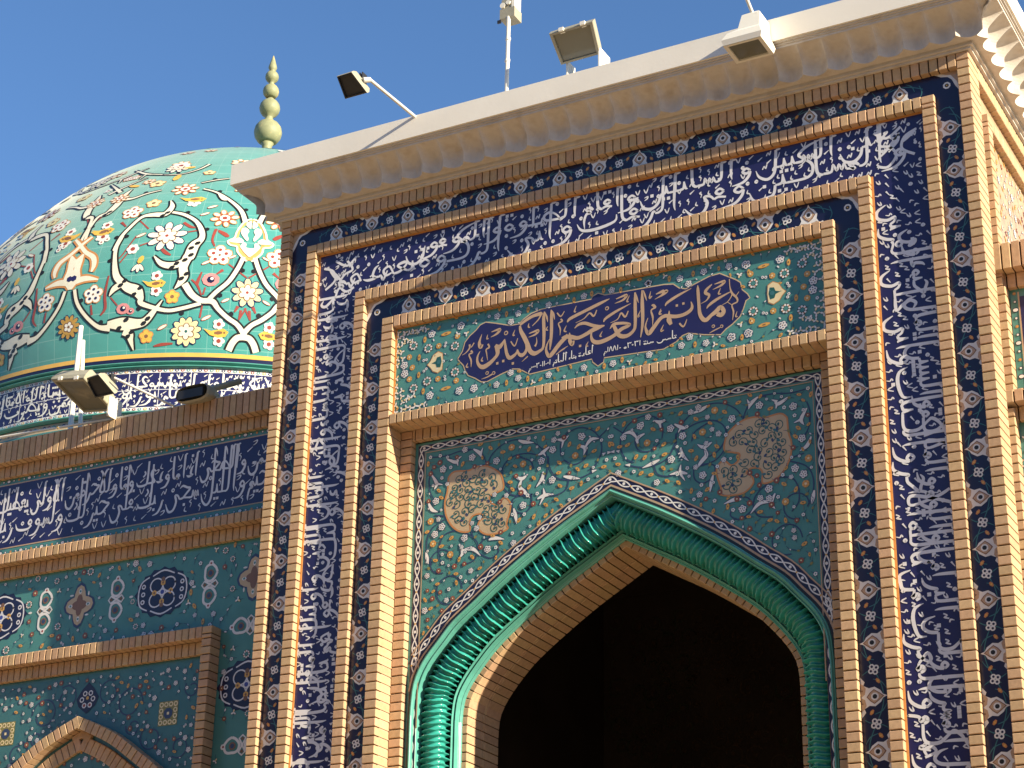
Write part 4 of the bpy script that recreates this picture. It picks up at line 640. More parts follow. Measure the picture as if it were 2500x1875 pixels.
t = thing('glint', 'pale conduit tube standing in for the sunlit coping edge of the left wing', 'glint')
b = MB()
for a, c_ in (((-10.95, .36, 6.035), (-10.30, .36, 6.012)), ((-10.25, .36, 6.010), (-9.72, .36, 5.985)), ((-9.70, .36, 5.984), (-9.15, .36, 5.975)), ((-9.13, .36, 5.975), (-8.52, .36, 5.972))):
    b.tube(a, c_, .011, n=8)
b.build('pipe', [M['lwhite']], t)  # white tubes stand in for the coping edge catching the sun
t = thing('post', 'two-legged white post standing on the left wing roof before the dome', 'post')
b = MB()
b.box(-10.925, -10.885, 1.19, 1.23, 5.85, 7.38); b.box(-10.835, -10.80, 1.24, 1.27, 5.85, 7.0)
b = MB(); b.tube((-10.90, 1.2, 7.385), (-10.885, 1.2, 5.9), .021, .024, 8); b.tube((-10.875, 1.22, 7.25), (-10.79, 1.26, 5.9), .017, .02, 8); b.build('leg', [M['lwhite']], t)
# ================================================================ flat glazed ornament, laid as thin coloured shapes on the tile fields
class Orn:
    def __init__(s, mapf, metric=None):
        s.map0 = mapf; s.n = 0; s.metric = metric; s.v = []; s.f = []; s.mi = []; s.keys = []
    def map(s, x, y, L): return s.map0(x, y, L + (s.n % 26) * .035)
    def k(s, c):
        s.n += 1          # every shape gets its own hair-thin height, so no two lie in one plane
        if c not in s.keys: s.keys.append(c)
        return s.keys.index(c)
    def poly(s, pts, c, L=1):
        ki = s.k(c); i = len(s.v); s.v += [s.map(p[0], p[1], L) for p in pts]; s.f.append(tuple(range(i, i + len(pts)))); s.mi.append(ki)
    def off(s, p, d, n):
        """p moved by d metres along the metric vector n"""
        if s.metric: a, b = s.metric(p); return (p[0] + n[0]*d/a, p[1] + n[1]*d/b)
        return (p[0] + n[0]*d, p[1] + n[1]*d)
    def disc(s, c, r, col, L=1, n=8, ry=None, rot=0.0):
        ry = ry or r; ca, sa = math.cos(rot), math.sin(rot); P_ = []
        for i in range(n):
            a = 2*math.pi*(i+.5)/n; x, y = r*math.cos(a), ry*math.sin(a); P_.append(s.off(c, 1, (x*ca - y*sa, x*sa + y*ca)))
        s.poly(P_, col, L)
    def shape(s, c, pts, col, L=1, k=1.0, rot=0.0, flip=1):
        ca, sa = math.cos(rot), math.sin(rot); s.poly([s.off(c, k, (x*flip*ca - y*sa, x*flip*sa + y*ca)) for x, y in pts], col, L)
    def ribbon(s, pts, col, L=1, w=None, extra=0.0, sub=5, smooth=True):
        """pts: (x, y[, width])"""
        pts = [(p[0], p[1], (p[2] if len(p) > 2 else w)) for p in pts]
        q = cat(pts, sub) if (smooth and len(pts) > 2) else (cat(pts, 1) if len(pts) == 2 else pts)
        A, B = [], []
        for i, p in enumerate(q):
            a = q[max(i-1, 0)]; b = q[min(i+1, len(q)-1)]; m = s.metric(p) if s.metric else (1, 1)
            dx, dy = (b[0]-a[0])*m[0], (b[1]-a[1])*m[1]; l_ = math.hypot(dx, dy) or 1e-6; n = (-dy/l_, dx/l_); h = max(p[2], .0005)/2 + extra
            A.append(s.off(p, h, n)); B.append(s.off(p, -h, n))
        ki = s.k(col); i = len(s.v); n_ = len(A)
        s.v += [s.map(p[0], p[1], L) for p in A] + [s.map(p[0], p[1], L) for p in B]
        for j in range(n_ - 1): s.f.append((i+j, i+j+1, i+n_+j+1, i+n_+j)); s.mi.append(ki)
    def build(s, par, name='floral_ornament'):
        if not s.v: return
        o = link(name, mesh_data(name, s.v, s.f, [G[k] for k in s.keys], s.mi), par); o['kind'] = 'stuff'; return o
def wallmap(y): return lambda x, z, L: (x, y - .0006 - .0006*L, z)
# ---------------------------------------------------------------- flowers
def flower(o, kind, c, r=.03, rot=0.0, L=2):
    D = o.disc
    def ringd(n, R_, rr, col, l_, ph=0.0):
        for i in range(n):
            a = 2*math.pi*i/n + ph + rot; D(o.off(c, R_, (math.cos(a), math.sin(a))), rr, col, l_, 7)
    if kind == 'w':      # white blossom of five petals with dark eyes
        D(c, r*.98, 'line', L, 10); ringd(5, r*.52, r*.40, 'white', L+1); D(c, r*.45, 'white', L+2); ringd(5, r*.50, r*.15, 'line', L+3); D(c, r*.14, 'brown', L+3)
    elif kind == 's': D(c, r*.62, 'line', L); ringd(5, r*.28, r*.26, 'white', L+1); D(c, r*.2, 'turq', L+2)
    elif kind == 'e': # two little rings
        for k in (-1, 1): q = o.off(c, r*.38*k, (math.cos(rot+.8), math.sin(rot+.8))); D(q, r*.42, 'line', L); D(q, r*.36, 'white', L+1); D(q, r*.13, 'navy2', L+2)
    elif kind in ('y', 'Y'):
        k = 1.0 if kind == 'y' else 1.7
        D(c, r*.85*k, 'orange', L, 8, r*.48, rot); D(c, r*.74*k, 'gold', L+1, 8, r*.36, rot); D(c, r*.28*k, 'brown', L+2, 6, r*.16, rot)
    elif kind == 'o':
        D(c, r*.75, 'orange', L); ringd(5, r*.5, r*.22, 'gold', L+1); D(c, r*.26, 'cream', L+2)
    elif kind == 'r':   # ring of petals
        D(c, r*1.05, 'black', L, 10); ringd(8, r*.75, r*.25, 'white', L+1); D(c, r*.45, 'turq', L+2, 10); ringd(4, r*.75, r*.15, 'orange', L+3, .4)
    elif kind == 'l': D(c, r*.5, 'line', L, 6, r*.30, rot); D(c, r*.40, 'white', L+1, 6, r*.2, rot)
    elif kind == 'c':   # cloud leaf pair
        for a in (rot, rot+2.1, rot+4.2): q = o.off(c, r*.42, (math.cos(a), math.sin(a))); D(q, r*.50, 'black', L, 7, r*.30, a); D(q, r*.42, 'white' if a != rot else 'cream', L+1, 7, r*.23, a)
    elif kind == 'b': D(c, r*.8, 'brown', L); ringd(6, r*.55, r*.2, 'red', L+1); D(c, r*.22, 'cream', L+2)
    elif kind == 'g': D(c, r*.55, 'olive', L, 7, r*.4, rot)
def twig(o, c, l_, rot, col='line', L=1, w=.005):
    a = o.off(c, -l_/2, (math.cos(rot), math.sin(rot))); b = o.off(c, l_/2, (math.cos(rot+.7), math.sin(rot+.7))); o.ribbon([(a[0], a[1], w*.4), (c[0], c[1], w), (b[0], b[1], w*.4)], col, L, sub=2)
def scatter(o, rnd, inside, box, dmin, kinds, taken=(), r=(.022, .03), tries=4000, L=2, twigs=True):
    pts = list(taken); new = []
    cell = {}
    def near(x, z, d):
        return any(math.hypot(x - p[0], z - p[1]) < d + (p[2] if len(p) > 2 else 0) for p in pts)
    for _ in range(tries):
        x = rnd.uniform(box[0], box[1]); z = rnd.uniform(box[2], box[3])
        if not inside(x, z) or near(x, z, dmin): continue
        pts.append((x, z)); new.append((x, z)); k = rnd.choice(kinds); a = rnd.uniform(0, 6.28)
        flower(o, k, (x, z), rnd.uniform(*r), a, L)
        if twigs: twig(o, (x, z), dmin*1.6, a, 'line', L-1)
    return new
# ---------------------------------------------------------------- script: pen strokes for each letter form (units: height of an alif), right to left
def mir(l): return l
SER = [(.0, 1.0, .8), (.05, .90, .7), (.075, .80, .2)]
def ser(x, top=1.0): return [(x, top, .7), (x+.05, top-.09, .65), (x+.075, top-.2, .2)]
GL = {}
def g_(k, adv, strokes, dot=(0, 0)): GL[k] = (adv, strokes, dot)
LP = lambda x, y, r=.06: [(x+r, y, .7), (x, y+r*1.1, .8), (x-r, y, .9), (x, y-r*.9, .9), (x+r, y, .7)]
g_('alef_i', .15, [[(-.05, 1, .9), (-.06, .5, 1), (-.075, .1, .8), (-.06, -.04, .2)], ser(-.05)])
g_('alef_f', .15, [[(0, 0, .7), (-.04, 0, .9), (-.085, .10, 1), (-.09, .5, 1), (-.085, 1, .8)]])
g_('lam_s', .17, [[(-.05, 1, .9), (-.06, .4, 1), (-.07, .08, .9), (-.12, 0, .8), (-.17, 0, .7)], ser(-.05)])
g_('lam_m', .17, [[(0, 0, .7), (-.17, 0, .8)], [(-.06, 1, .9), (-.07, .4, 1), (-.075, .02, .8)], ser(-.06)])
g_('lam_f', .40, [[(0, 0, .7), (-.06, .01, .8)], [(-.05, 1, .9), (-.06, .2, 1), (-.09, -.12, 1), (-.2, -.24, 1), (-.33, -.14, .8), (-.38, .03, .2)], ser(-.05)])
g_('lam_i', .40, GL['lam_f'][1][1:])
for p in ('s', 'm'):
    g_('beh_'+p, .13, [[(0, 0, .6 if p == 'm' else .2), (-.035, .02, .8), (-.06, .19, .5)], [(-.06, .19, .5), (-.07, .03, .9), (-.13, 0, .8)]], (-.065, 0))
    g_('seen_'+p, .29, [[(0, 0, .7), (-.03, .13, .5), (-.055, .01, .9), (-.095, .13, .5), (-.12, .01, .9), (-.17, .15, .5), (-.19, .01, .9), (-.29, 0, .8)]], (-.12, 0))
    g_('sad_'+p, .40, [[(0, .0, .7), (-.06, .12, .6), (-.18, .22, .9), (-.28, .15, 1), (-.24, .03, .9), (0, .0, .8)], [(-.24, .02, .8), (-.31, .12, .4), (-.33, .01, .9), (-.40, 0, .8)]], (-.2, .0))
    g_('hah_'+p, .27, [[(-.27, .23, .3), (-.19, .28, .9), (-.06, .23, .9), (.03, .20, 1), (-.08, .09, .9), (-.17, .01, .9), (-.27, 0, .8)]] + ([[(0, 0, .7), (-.16, .02, .8)]] if p == 'm' else []), (-.12, 0))
    g_('tah_'+p, .33, [[(0, .0, .7), (-.06, .12, .6), (-.18, .20, .9), (-.27, .12, 1), (-.22, .02, .9), (0, .0, .8)], [(-.15, .95, .9), (-.17, .4, 1), (-.20, .03, .6)], [(-.22, .01, .8), (-.33, 0, .8)]])
    g_('feh_'+p, .16, [LP(-.08, .13, .055), [(0, 0, .7), (-.10, .03, .8), (-.16, 0, .8)]], (-.08, .12))
    g_('kaf_'+p, .30, [[(.16, .80, .3), (-.04, .62, .9), (-.14, .50, 1), (-.10, .42, .8), (.02, .26, 1), (.02, .08, 1), (-.07, 0, .9), (-.30, 0, .8)]])
    g_('meem_'+p, .16, [[(0, .02, .7), (-.05, .08, 1.2), (-.10, .04, 1.3), (-.06, -.03, 1.2), (-.11, -.01, .8), (-.16, 0, .8)]])
    g_('heh_'+p, .24, [[(0, 0, .7), (-.07, .18, .8), (-.16, .12, .9), (-.12, .0, .9), (-.03, .03, .6)], [(-.10, .1, .5), (-.16, -.08, .9), (-.20, .02, .8), (-.24, 0, .8)]])
g_('ain_s', .25, [[(.0, .30, .3), (-.10, .36, 1), (-.17, .26, 1), (-.10, .12, 1.1), (.0, .02, .6)], [(0, .015, .7), (-.10, .0, 1), (-.25, 0, .8)]], (-.08, .25))
g_('ain_m', .22, [[(0, 0, .7), (-.06, .05, .8), (-.16, .15, .9), (-.06, .20, 1.1), (-.02, .15, .8), (-.12, .02, 1), (-.22, 0, .8)]], (-.08, .18))
bowl = lambda x, y=0: [(x, y, .9), (x-.03, y-.18, 1), (x-.14, y-.30, 1.05), (x-.28, y-.24, .9), (x-.34, y-.04, .3)]
g_('beh_f', .56, [[(0, 0, .7), (-.08, -.03, .9), (-.30, -.05, 1.1), (-.47, -.01, .9), (-.54, .14, .2)]], (-.28, 0)); g_('beh_i', .58, [[(.0, .16, .3), (-.03, .02, .9), (-.30, -.05, 1.1), (-.49, -.01, .9), (-.56, .14, .2)]], (-.28, 0))
g_('seen_f', .56, [[(0, 0, .7), (-.03, .13, .5), (-.055, .01, .9), (-.095, .13, .5), (-.12, .01, .9), (-.17, .15, .5)], bowl(-.17, .08)], (-.12, 0)); GL['seen_i'] = GL['seen_f']
g_('sad_f', .64, [GL['sad_m'][1][0], bowl(-.26, .06)], (-.2, 0)); GL['sad_i'] = GL['sad_f']
g_('hah_f', .30, [[(-.27, .23, .3), (-.19, .28, .9), (-.06, .23, .9), (.03, .18, 1), (-.10, .04, .9), (-.20, -.14, 1), (-.12, -.32, 1), (.06, -.34, .3)]], (-.08, 0)); GL['hah_i'] = GL['hah_f']; GL['tah_f'] = GL['tah_m']; GL['tah_i'] = GL['tah_s']
g_('ain_f', .30, [[(0, 0, .7), (-.06, .05, .8), (-.16, .15, .9), (-.06, .20, 1.1), (-.02, .15, .8), (-.14, 0, 1), (-.2, -.16, 1), (-.1, -.32, 1), (.08, -.32, .3)]], (-.08, .18))
g_('ain_i', .28, [[(.0, .22, .3), (-.10, .27, 1), (-.17, .18, 1), (-.10, .08, 1), (-.2, -.08, 1), (-.17, -.26, 1), (0, -.32, .3)]], (-.08, .2))
g_('feh_f', .56, [LP(-.07, .1, .055), [(-.02, .03, .8), (-.12, -.04, .9), (-.3, -.05, 1.1), (-.47, -.01, .9), (-.54, .12, .2)]], (-.08, .1)); GL['feh_i'] = GL['feh_f']
g_('qaf_f', .44, [LP(-.07, .1, .055), bowl(-.04, .05)], (-.08, .1)); GL['qaf_i'] = GL['qaf_f']; GL['qaf_s'] = GL['feh_s']; GL['qaf_m'] = GL['feh_m']
g_('kaf_f', .5, [[(0, 0, .7), (-.05, 0, .8)], [(-.04, .9, .9), (-.05, .1, 1), (-.12, -.03, 1), (-.38, -.03, .9), (-.46, .08, .2)], [(-.18, .36, .7), (-.14, .28, .8), (-.22, .2, .7)]]); GL['kaf_i'] = GL['kaf_f']
g_('meem_f', .2, [[(0, .02, .7), (-.05, .08, 1.2), (-.10, .04, 1.3), (-.05, -.03, 1.2), (-.12, -.06, .9), (-.16, -.22, .8), (-.15, -.42, .2)]]); GL['meem_i'] = GL['meem_f']
g_('noon_f', .38, [[(0, 0, .7), (-.03, .0, .8)], bowl(-.03)], (-.17, -.05)); g_('noon_i', .38, [[(.0, .12, .3), (-.02, .0, .9)], bowl(-.02)], (-.17, -.05)); GL['noon_s'] = GL['beh_s']; GL['noon_m'] = GL['beh_m']; GL['yeh_s'] = GL['beh_s']; GL['yeh_m'] = GL['beh_m']
g_('yeh_f', .42, [[(0, 0, .7), (-.05, .08, .8), (-.13, .09, .9), (-.09, -.05, 1), (-.16, -.22, 1), (-.30, -.24, 1), (-.40, -.06, .3)]], (-.2, -.22)); GL['yeh_i'] = GL['yeh_f']
g_('heh_f', .16, [LP(-.07, .05, .06), [(0, 0, .7), (-.03, .02, .8)]], (-.07, .1)); g_('heh_i', .17, [LP(-.08, .07, .075)], (-.08, .12))
g_('dal_f', .26, [[(0, 0, .7), (-.03, .02, .8)], [(.0, .26, .3), (-.06, .20, .9), (-.09, .06, 1), (-.04, .0, .9), (-.16, -.02, 1), (-.24, .02, .3)]], (-.06, .28)); GL['dal_i'] = GL['dal_f']
g_('reh_f', .20, [[(0, .02, .7), (-.03, .03, .9), (-.07, -.10, 1), (-.16, -.22, .9), (-.30, -.26, .3)]], (-.05, .1)); GL['reh_i'] = GL['reh_f']
g_('waw_f', .24, [LP(-.08, .08, .062), [(-.02, .06, .9), (-.05, -.06, 1), (-.15, -.18, .9), (-.32, -.21, .3)]]); GL['waw_i'] = GL['waw_f']
g_('la_f', .30, [[(0, 0, .7), (-.04, 0, .8)], [(-.02, .96, .9), (-.12, .45, 1), (-.23, .08, 1), (-.14, 0, .9), (-.06, .08, .8), (-.16, .5, 1), (-.26, .98, .8)], ser(-.02, .96)]); GL['la_i'] = GL['la_f']
g_('hz_i', .14, [[(.0, .16, .5), (-.07, .14, .9), (-.09, .07, 1), (-.02, .02, .8), (-.12, -.01, .5)]])
CH = {}
for ch, b_, d in [('ا', 'alef', 0), ('أ', 'alef', 0), ('إ', 'alef', 0), ('آ', 'alef', 0), ('ب', 'beh', -1), ('ت', 'beh', 2), ('ث', 'beh', 3), ('ج', 'hah', -1), ('ح', 'hah', 0), ('خ', 'hah', 1), ('د', 'dal', 0), ('ذ', 'dal', 1), ('ر', 'reh', 0), ('ز', 'reh', 1),
                 ('س', 'seen', 0), ('ش', 'seen', 3), ('ص', 'sad', 0), ('ض', 'sad', 1), ('ط', 'tah', 0), ('ظ', 'tah', 1), ('ع', 'ain', 0), ('غ', 'ain', 1), ('ف', 'feh', 1), ('ق', 'qaf', 2), ('ك', 'kaf', 0), ('ل', 'lam', 0), ('م', 'meem', 0), ('ن', 'noon', 1),
                 ('ه', 'heh', 0), ('ة', 'heh', 2), ('و', 'waw', 0), ('ي', 'yeh', -2), ('ى', 'yeh', 0), ('ئ', 'yeh', 0), ('ء', 'hz', 0), ('ﻻ', 'la', 0)]: CH[ch] = (b_, d)
RJ = {'alef', 'dal', 'reh', 'waw', 'la', 'hz'}
DIG = {'٠': (.12, [LP(-.06, .25, .035)]), '١': (.12, [[(-.05, .62, .8), (-.06, .0, .6)]]), '٢': (.24, [[(-.20, .60, .7), (-.16, .48, .8), (-.05, .52, .8), (-.04, .62, .6)][::-1], [(-.20, .60, .9), (-.17, .0, .6)]]), '٣': (.28, [[(-.02, .62, .6), (-.06, .5, .8), (-.11, .6, .5), (-.16, .5, .8), (-.22, .62, .6)], [(-.22, .62, .9), (-.19, 0, .6)]]),
       '٨': (.22, [[(-.02, .0, .6), (-.11, .60, .9), (-.20, .0, .6)]]), '-': (.16, [[(-.03, .2, .7), (-.13, .18, .7)]]), ' ': (.10, [])}
def word_strokes(wd):
    """letters of one word -> (advance, strokes, dots) in units"""
    wd = wd.replace('لا', 'ﻻ').replace('لآ', 'ﻻ').replace('لأ', 'ﻻ'); x = 0.0; S = []; Dt = []; joined = False
    for i, ch in enumerate(wd):
        if ch in DIG:
            a, st = DIG[ch]; S += [[(px + x, py, pw) for px, py, pw in s] for s in st]; x -= a; joined = False; continue
        if ch not in CH: continue
        b_, d = CH[ch]; nxt = next((c for c in wd[i+1:i+2]), None); jn = b_ not in RJ and nxt in CH and CH[nxt][0] != 'hz'
        form = ('m' if joined else 's') if jn else ('f' if joined else 'i')
        key = b_ + '_' + form
        if key not in GL: key = b_ + '_f'
        a, st, dp = GL[key]
        S += [[(px + x, py, pw) for px, py, pw in s] for s in st]
        if d:
            n = abs(d) if abs(d) < 3 else 3; sg = 1 if d > 0 else -1; by = (dp[1] + (.30 if b_ in ('beh', 'seen', 'sad', 'noon', 'yeh', 'reh') else .26)) if sg > 0 else (dp[1] - .13)
            if b_ in ('hah',) and sg < 0: by = -.14
            if b_ == 'noon' and form in 'fi': by = .02
            for q in range(n): Dt.append((x + dp[0] + (q - (n-1)/2) * .085, by))
        x -= a; joined = jn
        if not jn: x -= .015
    return -x, S, Dt
MARKS = [[[(.05, .04, .3), (-.05, -.03, .8)]], [[(.0, .05, .2), (-.02, -.02, .8), (.03, -.04, .5)]], [[(.05, .05, .6), (.02, -.04, .7), (-.01, .02, .5), (-.05, -.05, .6)]], [[(-.05, .05, .5), (0, -.05, .7), (.05, .06, .4)]],
         [[(.02, .06, .5), (-.02, .03, .7), (.02, .0, .6), (.0, -.07, .3)]], [LP(0, 0, .028)], [[(-.04, .03, .3), (.04, .05, .8), (.02, .0, .7), (-.04, -.03, .2)]]]
def script_band(o, text, s0, s1, T, Hb, col='letter', two=True, seed=1, nib=.060, L=2, tiers=None):
    """lay words from s0 to s1 (reading direction) in two tiers. T(s, t) -> surface coordinates, t in 0..Hb"""
    rnd = random.Random(seed); words = text.split(); occ = set(); cs = Hb * .085
    def mark_occ(s, t): occ.add((int(s//cs), int(t//cs)))
    def put(strokes, dots, s, base, U, cap):
        for st in strokes:
            pts = []
            for px, py, pw in st:
                y = base + py * U
                if y > cap: y = cap - (y-cap)*.02
                y = max(y, Hb*.03)
                ss = s - px * U * XS
                pts.append((*T(ss, y), pw * nib * Hb)); 
            for a, b in zip(st, st[1:]):
                for k in range(5):
                    f = k/4; mark_occ(s - (a[0]+(b[0]-a[0])*f)*U*XS, min(cap, base + (a[1]+(b[1]-a[1])*f)*U))
            o.ribbon(pts, col, L, sub=4)
        for px, py in dots:
            c = T(s - px*U*XS, min(cap, max(Hb*.06, base + py*U))); o.disc(c, nib*Hb*.78, col, L, 4); mark_occ(s - px*U*XS, base + py*U)
    # width fit
    tiers = (tiers or [(.25, 1.0, .965), (.60, .82, .965)]) if two else [(.34, .60, .95)]
    W = [word_strokes(w_) for w_ in words]; XS = 1.0
    nt_ = len(tiers); tot = [0.0]*nt_; seq = []
    for w_ in W:
        k = min(range(nt_), key=lambda i: tot[i] + (0.02 if i else 0)); seq.append(k); tot[k] += w_[0]*tiers[k][1]*Hb + .03*Hb
    XS = (s1 - s0) / max(tot) ; XS = min(max(XS, .62), 2.0)
    cur = [s0 + .02*Hb] * nt_
    if nt_ > 1: cur[1] += .10*Hb
    for (adv, S, Dt), k in zip(W, seq):
        b_, u, cp = tiers[k]; U = u*Hb
        if cur[k] + adv*U*XS > s1 + .05*Hb: continue
        put(S, Dt, cur[k], b_*Hb, U, cp*Hb); cur[k] += adv*U*XS + .03*Hb*XS
    # vowel marks in the gaps
    s = s0 + cs/2
    while s < s1 - cs/2:
        t_ = cs*.8
        while t_ < Hb*.95:
            i, j = int(s//cs), int(t_//cs)
            if (i, j) not in occ and rnd.random() < .62:
                m = rnd.choice(MARKS)
                if not any((i+a, j+b) in occ for a in (0,) for b in (0,)) or rnd.random() < .3:
                    for st in m: o.ribbon([(*T(s - px*Hb*.9, t_ + py*Hb*.9), pw*nib*Hb*.68) for px, py, pw in st], col, L, sub=3)
                    for a in (-1, 0, 1):
                        occ.add((i+a, j)); 
                    occ.add((i, j+1)); occ.add((i+1, j+1))
            t_ += cs
        s += cs
# ================================================================ ornament of the portal
def frange(a, b, n): return [a + (b-a)*i/n for i in range(n+1)]
TX_R = 'ان تولوا وجوهكم قبل المشرق والمغرب ولكن البر من آمن بالله واليوم الآخر والملائكة والكتاب والنبيين وآتى المال على حبه ذوى القربى واليتامى'
TX_T = 'والمساكين وابن السبيل والسائلين وفى الرقاب واقام الصلوة وآتى الزكوة والموفون بعهدهم '
TX_L = 'اذا عاهدوا والصابرين فى البأساء والضراء وحين البأس اولئك الذين صدقوا واولئك هم المتقون يا ايها الذين آمنوا كتب عليكم'
o = Orn(wallmap(YT))
Hb = .360
script_band(o, TX_R, 2.15, 6.44, lambda s, t: (-3.395 + t, s), Hb, seed=3)
script_band(o, TX_T, 3.16, 7.52, lambda s, t: (-s, 6.418 + t*1.03), .362, seed=4)
script_band(o, TX_L, -6.46, -2.55, lambda s, t: (-7.292 - t, -s), .345, seed=5)
def corner_script(o, cx2, cz2, sx, seed):
    rnd = random.Random(seed)
    for i in range(3):      # long pen strokes fanning through the corner
        a = math.radians(rnd.uniform(35, 60)); x = cx2 + sx*rnd.uniform(-.02, .30); z = cz2 + rnd.uniform(-.02, .30); l_ = rnd.uniform(.10, .22)
        dx, dz = sx*math.cos(a)*l_/2, math.sin(a)*l_/2
        pts = [(x - dx, z - dz, .012), (x - dx*.3, z - dz*.4, .021), (x + dx*.6, z + dz*.5, .021), (x + dx, z + dz, .006)]
        if all(min(cx2, cx2 + sx*.33) - .02 < p[0] < max(cx2, cx2 + sx*.33) + .02 and cz2 - .03 < p[1] < cz2 + .355 for p in pts): o.ribbon(pts, 'letter', 2, sub=3)
    for st in ([(.03, .05), (.10, .03), (.16, .10), (.12, .17), (.05, .20), (.10, .28)], [(.28, .08), (.20, .14), (.22, .22), (.30, .26)], [(.02, .30), (.10, .24), (.20, .30)]):
        o.ribbon([(cx2 + sx*a, cz2 + b, .019) for a, b in st], 'letter', 2, sub=5)
    for i in range(18):
        c = (cx2 + sx*rnd.uniform(.0, .34), cz2 + rnd.uniform(0, .34)); m = rnd.choice(MARKS); 
        for s_ in m: o.ribbon([(c[0] + px*.28, c[1] + py*.28, pw*.013) for px, py, pw in s_], 'letter', 2, sub=3)
corner_script(o, -3.395, 6.425, 1, 1); corner_script(o, -7.295, 6.425, -1, 2)
o.build(band1, 'script')
# ---- floral borders with alternating palmettes
def border_run(o, u0, u1, T, hw, first=1, pitch=.305, squares=True):
    """T(u, v) -> surface; v runs across the band, -hw .. hw"""
    n = max(1, round((u1 - u0) / pitch)); p = (u1 - u0) / n; s = first; k = hw / .08 * 1.10; ke = hw/.08
    def P_(pts, u, sg): return [T(u + x*k, max(-hw, y*k)*sg) for x, y in pts]
    wob = []
    for i in range(n*8+1):
        u = u0 + p*i/8; wob.append((*T(u, .045*k*math.sin(math.pi*i/8)*first), .006))
    o.ribbon(wob, 'teal', 1, sub=2)
    for i in range(n):
        u = u0 + p*(i + .5)
        # body rising from one edge
        o.poly(P_([(-.105, -.078), (-.078, -.050), (-.060, -.058), (-.045, -.030), (-.050, .0), (-.030, .030), (-.010, .042), (0, .066), (.010, .042), (.030, .030), (.050, .0), (.045, -.030), (.060, -.058), (.078, -.050), (.105, -.078)], u, s), 'white', 2)
        o.poly(P_([(-.074, -.079), (-.060, -.056), (-.044, -.046), (-.014, -.052), (0, -.079)], u, s), 'sand', 3); o.poly(P_([(.074, -.079), (.060, -.056), (.044, -.046), (.014, -.052), (0, -.079)], u, s), 'sand', 3)
        for sg2 in (-1, 1): o.ribbon([(*T(u + sg2*.115*k, -.06*k*s), .004), (*T(u + sg2*.135*k, -.02*k*s), .007), (*T(u + sg2*.12*k, .03*k*s), .005)], 'teal', 1, sub=3); o.ribbon([(*T(u + sg2*.04*k, .06*k*s), .003), (*T(u + sg2*.075*k, .035*k*s), .007), (*T(u + sg2*.09*k, -.005*k*s), .004)], 'teal', 1, sub=3)
        for x_ in (-.033, .033): o.disc(T(u + x_*k, -.066*k*s), .006, 'brown', 4, 6)
        e = [(-.038, -.004), (-.022, .020), (0, .048), (.022, .020), (.038, -.004), (.022, -.026), (0, -.044), (-.022, -.026)]
        o.poly(P_(e, u, s), 'brown', 4); o.poly(P_([(x*.86, y*.86 + .000) for x, y in e], u, s), 'sand', 5); o.disc(T(u, 0), .021*k, 'white', 6, 8); o.disc(T(u, 0), .0125*k, 'black', 7, 8)
        s = -s
    for i in range(n + 1):
        u = u0 + p*i
        if i in (0, n) : continue
        c = T(u, 0); 
        for a in (0, 1, 2, 3):
            an = math.pi/4 + a*math.pi/2 + .25; q = T(u + .0165*k*math.cos(an)*1.0, .0165*k*math.sin(an)); o.disc(q, .0150*k, 'white', 3, 8)
            o.disc(q, .0072*k, 'navy2', 4, 6)
        for sg in (-1, 1):
            q = T(u + sg*.060*k, .020*k*sg*first); o.disc(q, .017*k, 'orange', 3, 6, .010*k, .9*sg); o.disc(q, .006*k, 'gold', 4, 5)
def corner_piece(o, c, sx, T=None):
    """quarter palmette in the outer corner"""
    o.poly([(c[0], c[1]), (c[0] - sx*.16, c[1]), (c[0] - sx*.12, c[1] - .025), (c[0] - sx*.075, c[1] - .035), (c[0] - sx*.05, c[1] - .06), (c[0] - sx*.03, c[1] - .11), (c[0], c[1] - .16)], 'white', 2)
    o.poly([(c[0], c[1]), (c[0] - sx*.12, c[1]), (c[0] - sx*.09, c[1] - .016), (c[0] - sx*.055, c[1] - .024), (c[0] - sx*.038, c[1] - .05), (c[0] - sx*.018, c[1] - .08), (c[0], c[1] - .12)], 'sand', 3)
    q = (c[0] - sx*.085, c[1] - .095); o.disc(q, .026, 'white', 3, 8); o.disc(q, .014, 'black', 4, 8); o.disc(q, .006, 'gold', 5, 6)
o = Orn(wallmap(YT))
border_run(o, -7.66, -3.03, lambda u, v: (u, 6.9605 + v), .0785, 1)
border_run(o, 1.80, 6.79, lambda u, v: (-7.808 - v, u), .080, -1, .3125)
border_run(o, 1.80, 6.79, lambda u, v: (-2.8715 + v, u), .081, -1, .3125)
corner_piece(o, (-7.889, 7.04), -1); corner_piece(o, (-2.79, 7.04), 1)
o.build(border1)
o = Orn(wallmap(YT))
border_run(o, -7.00, -3.69, lambda u, v: (u, 6.2355 + v), .085, 1)
border_run(o, 1.90, 6.08, lambda u, v: (-7.120 - v, u), .078, -1, .3)
border_run(o, 1.90, 6.08, lambda u, v: (-3.578 + v, u), .084, -1, .31)
corner_piece(o, (-7.199, 6.323), -1); corner_piece(o, (-3.492, 6.323), 1)
o.build(border2)
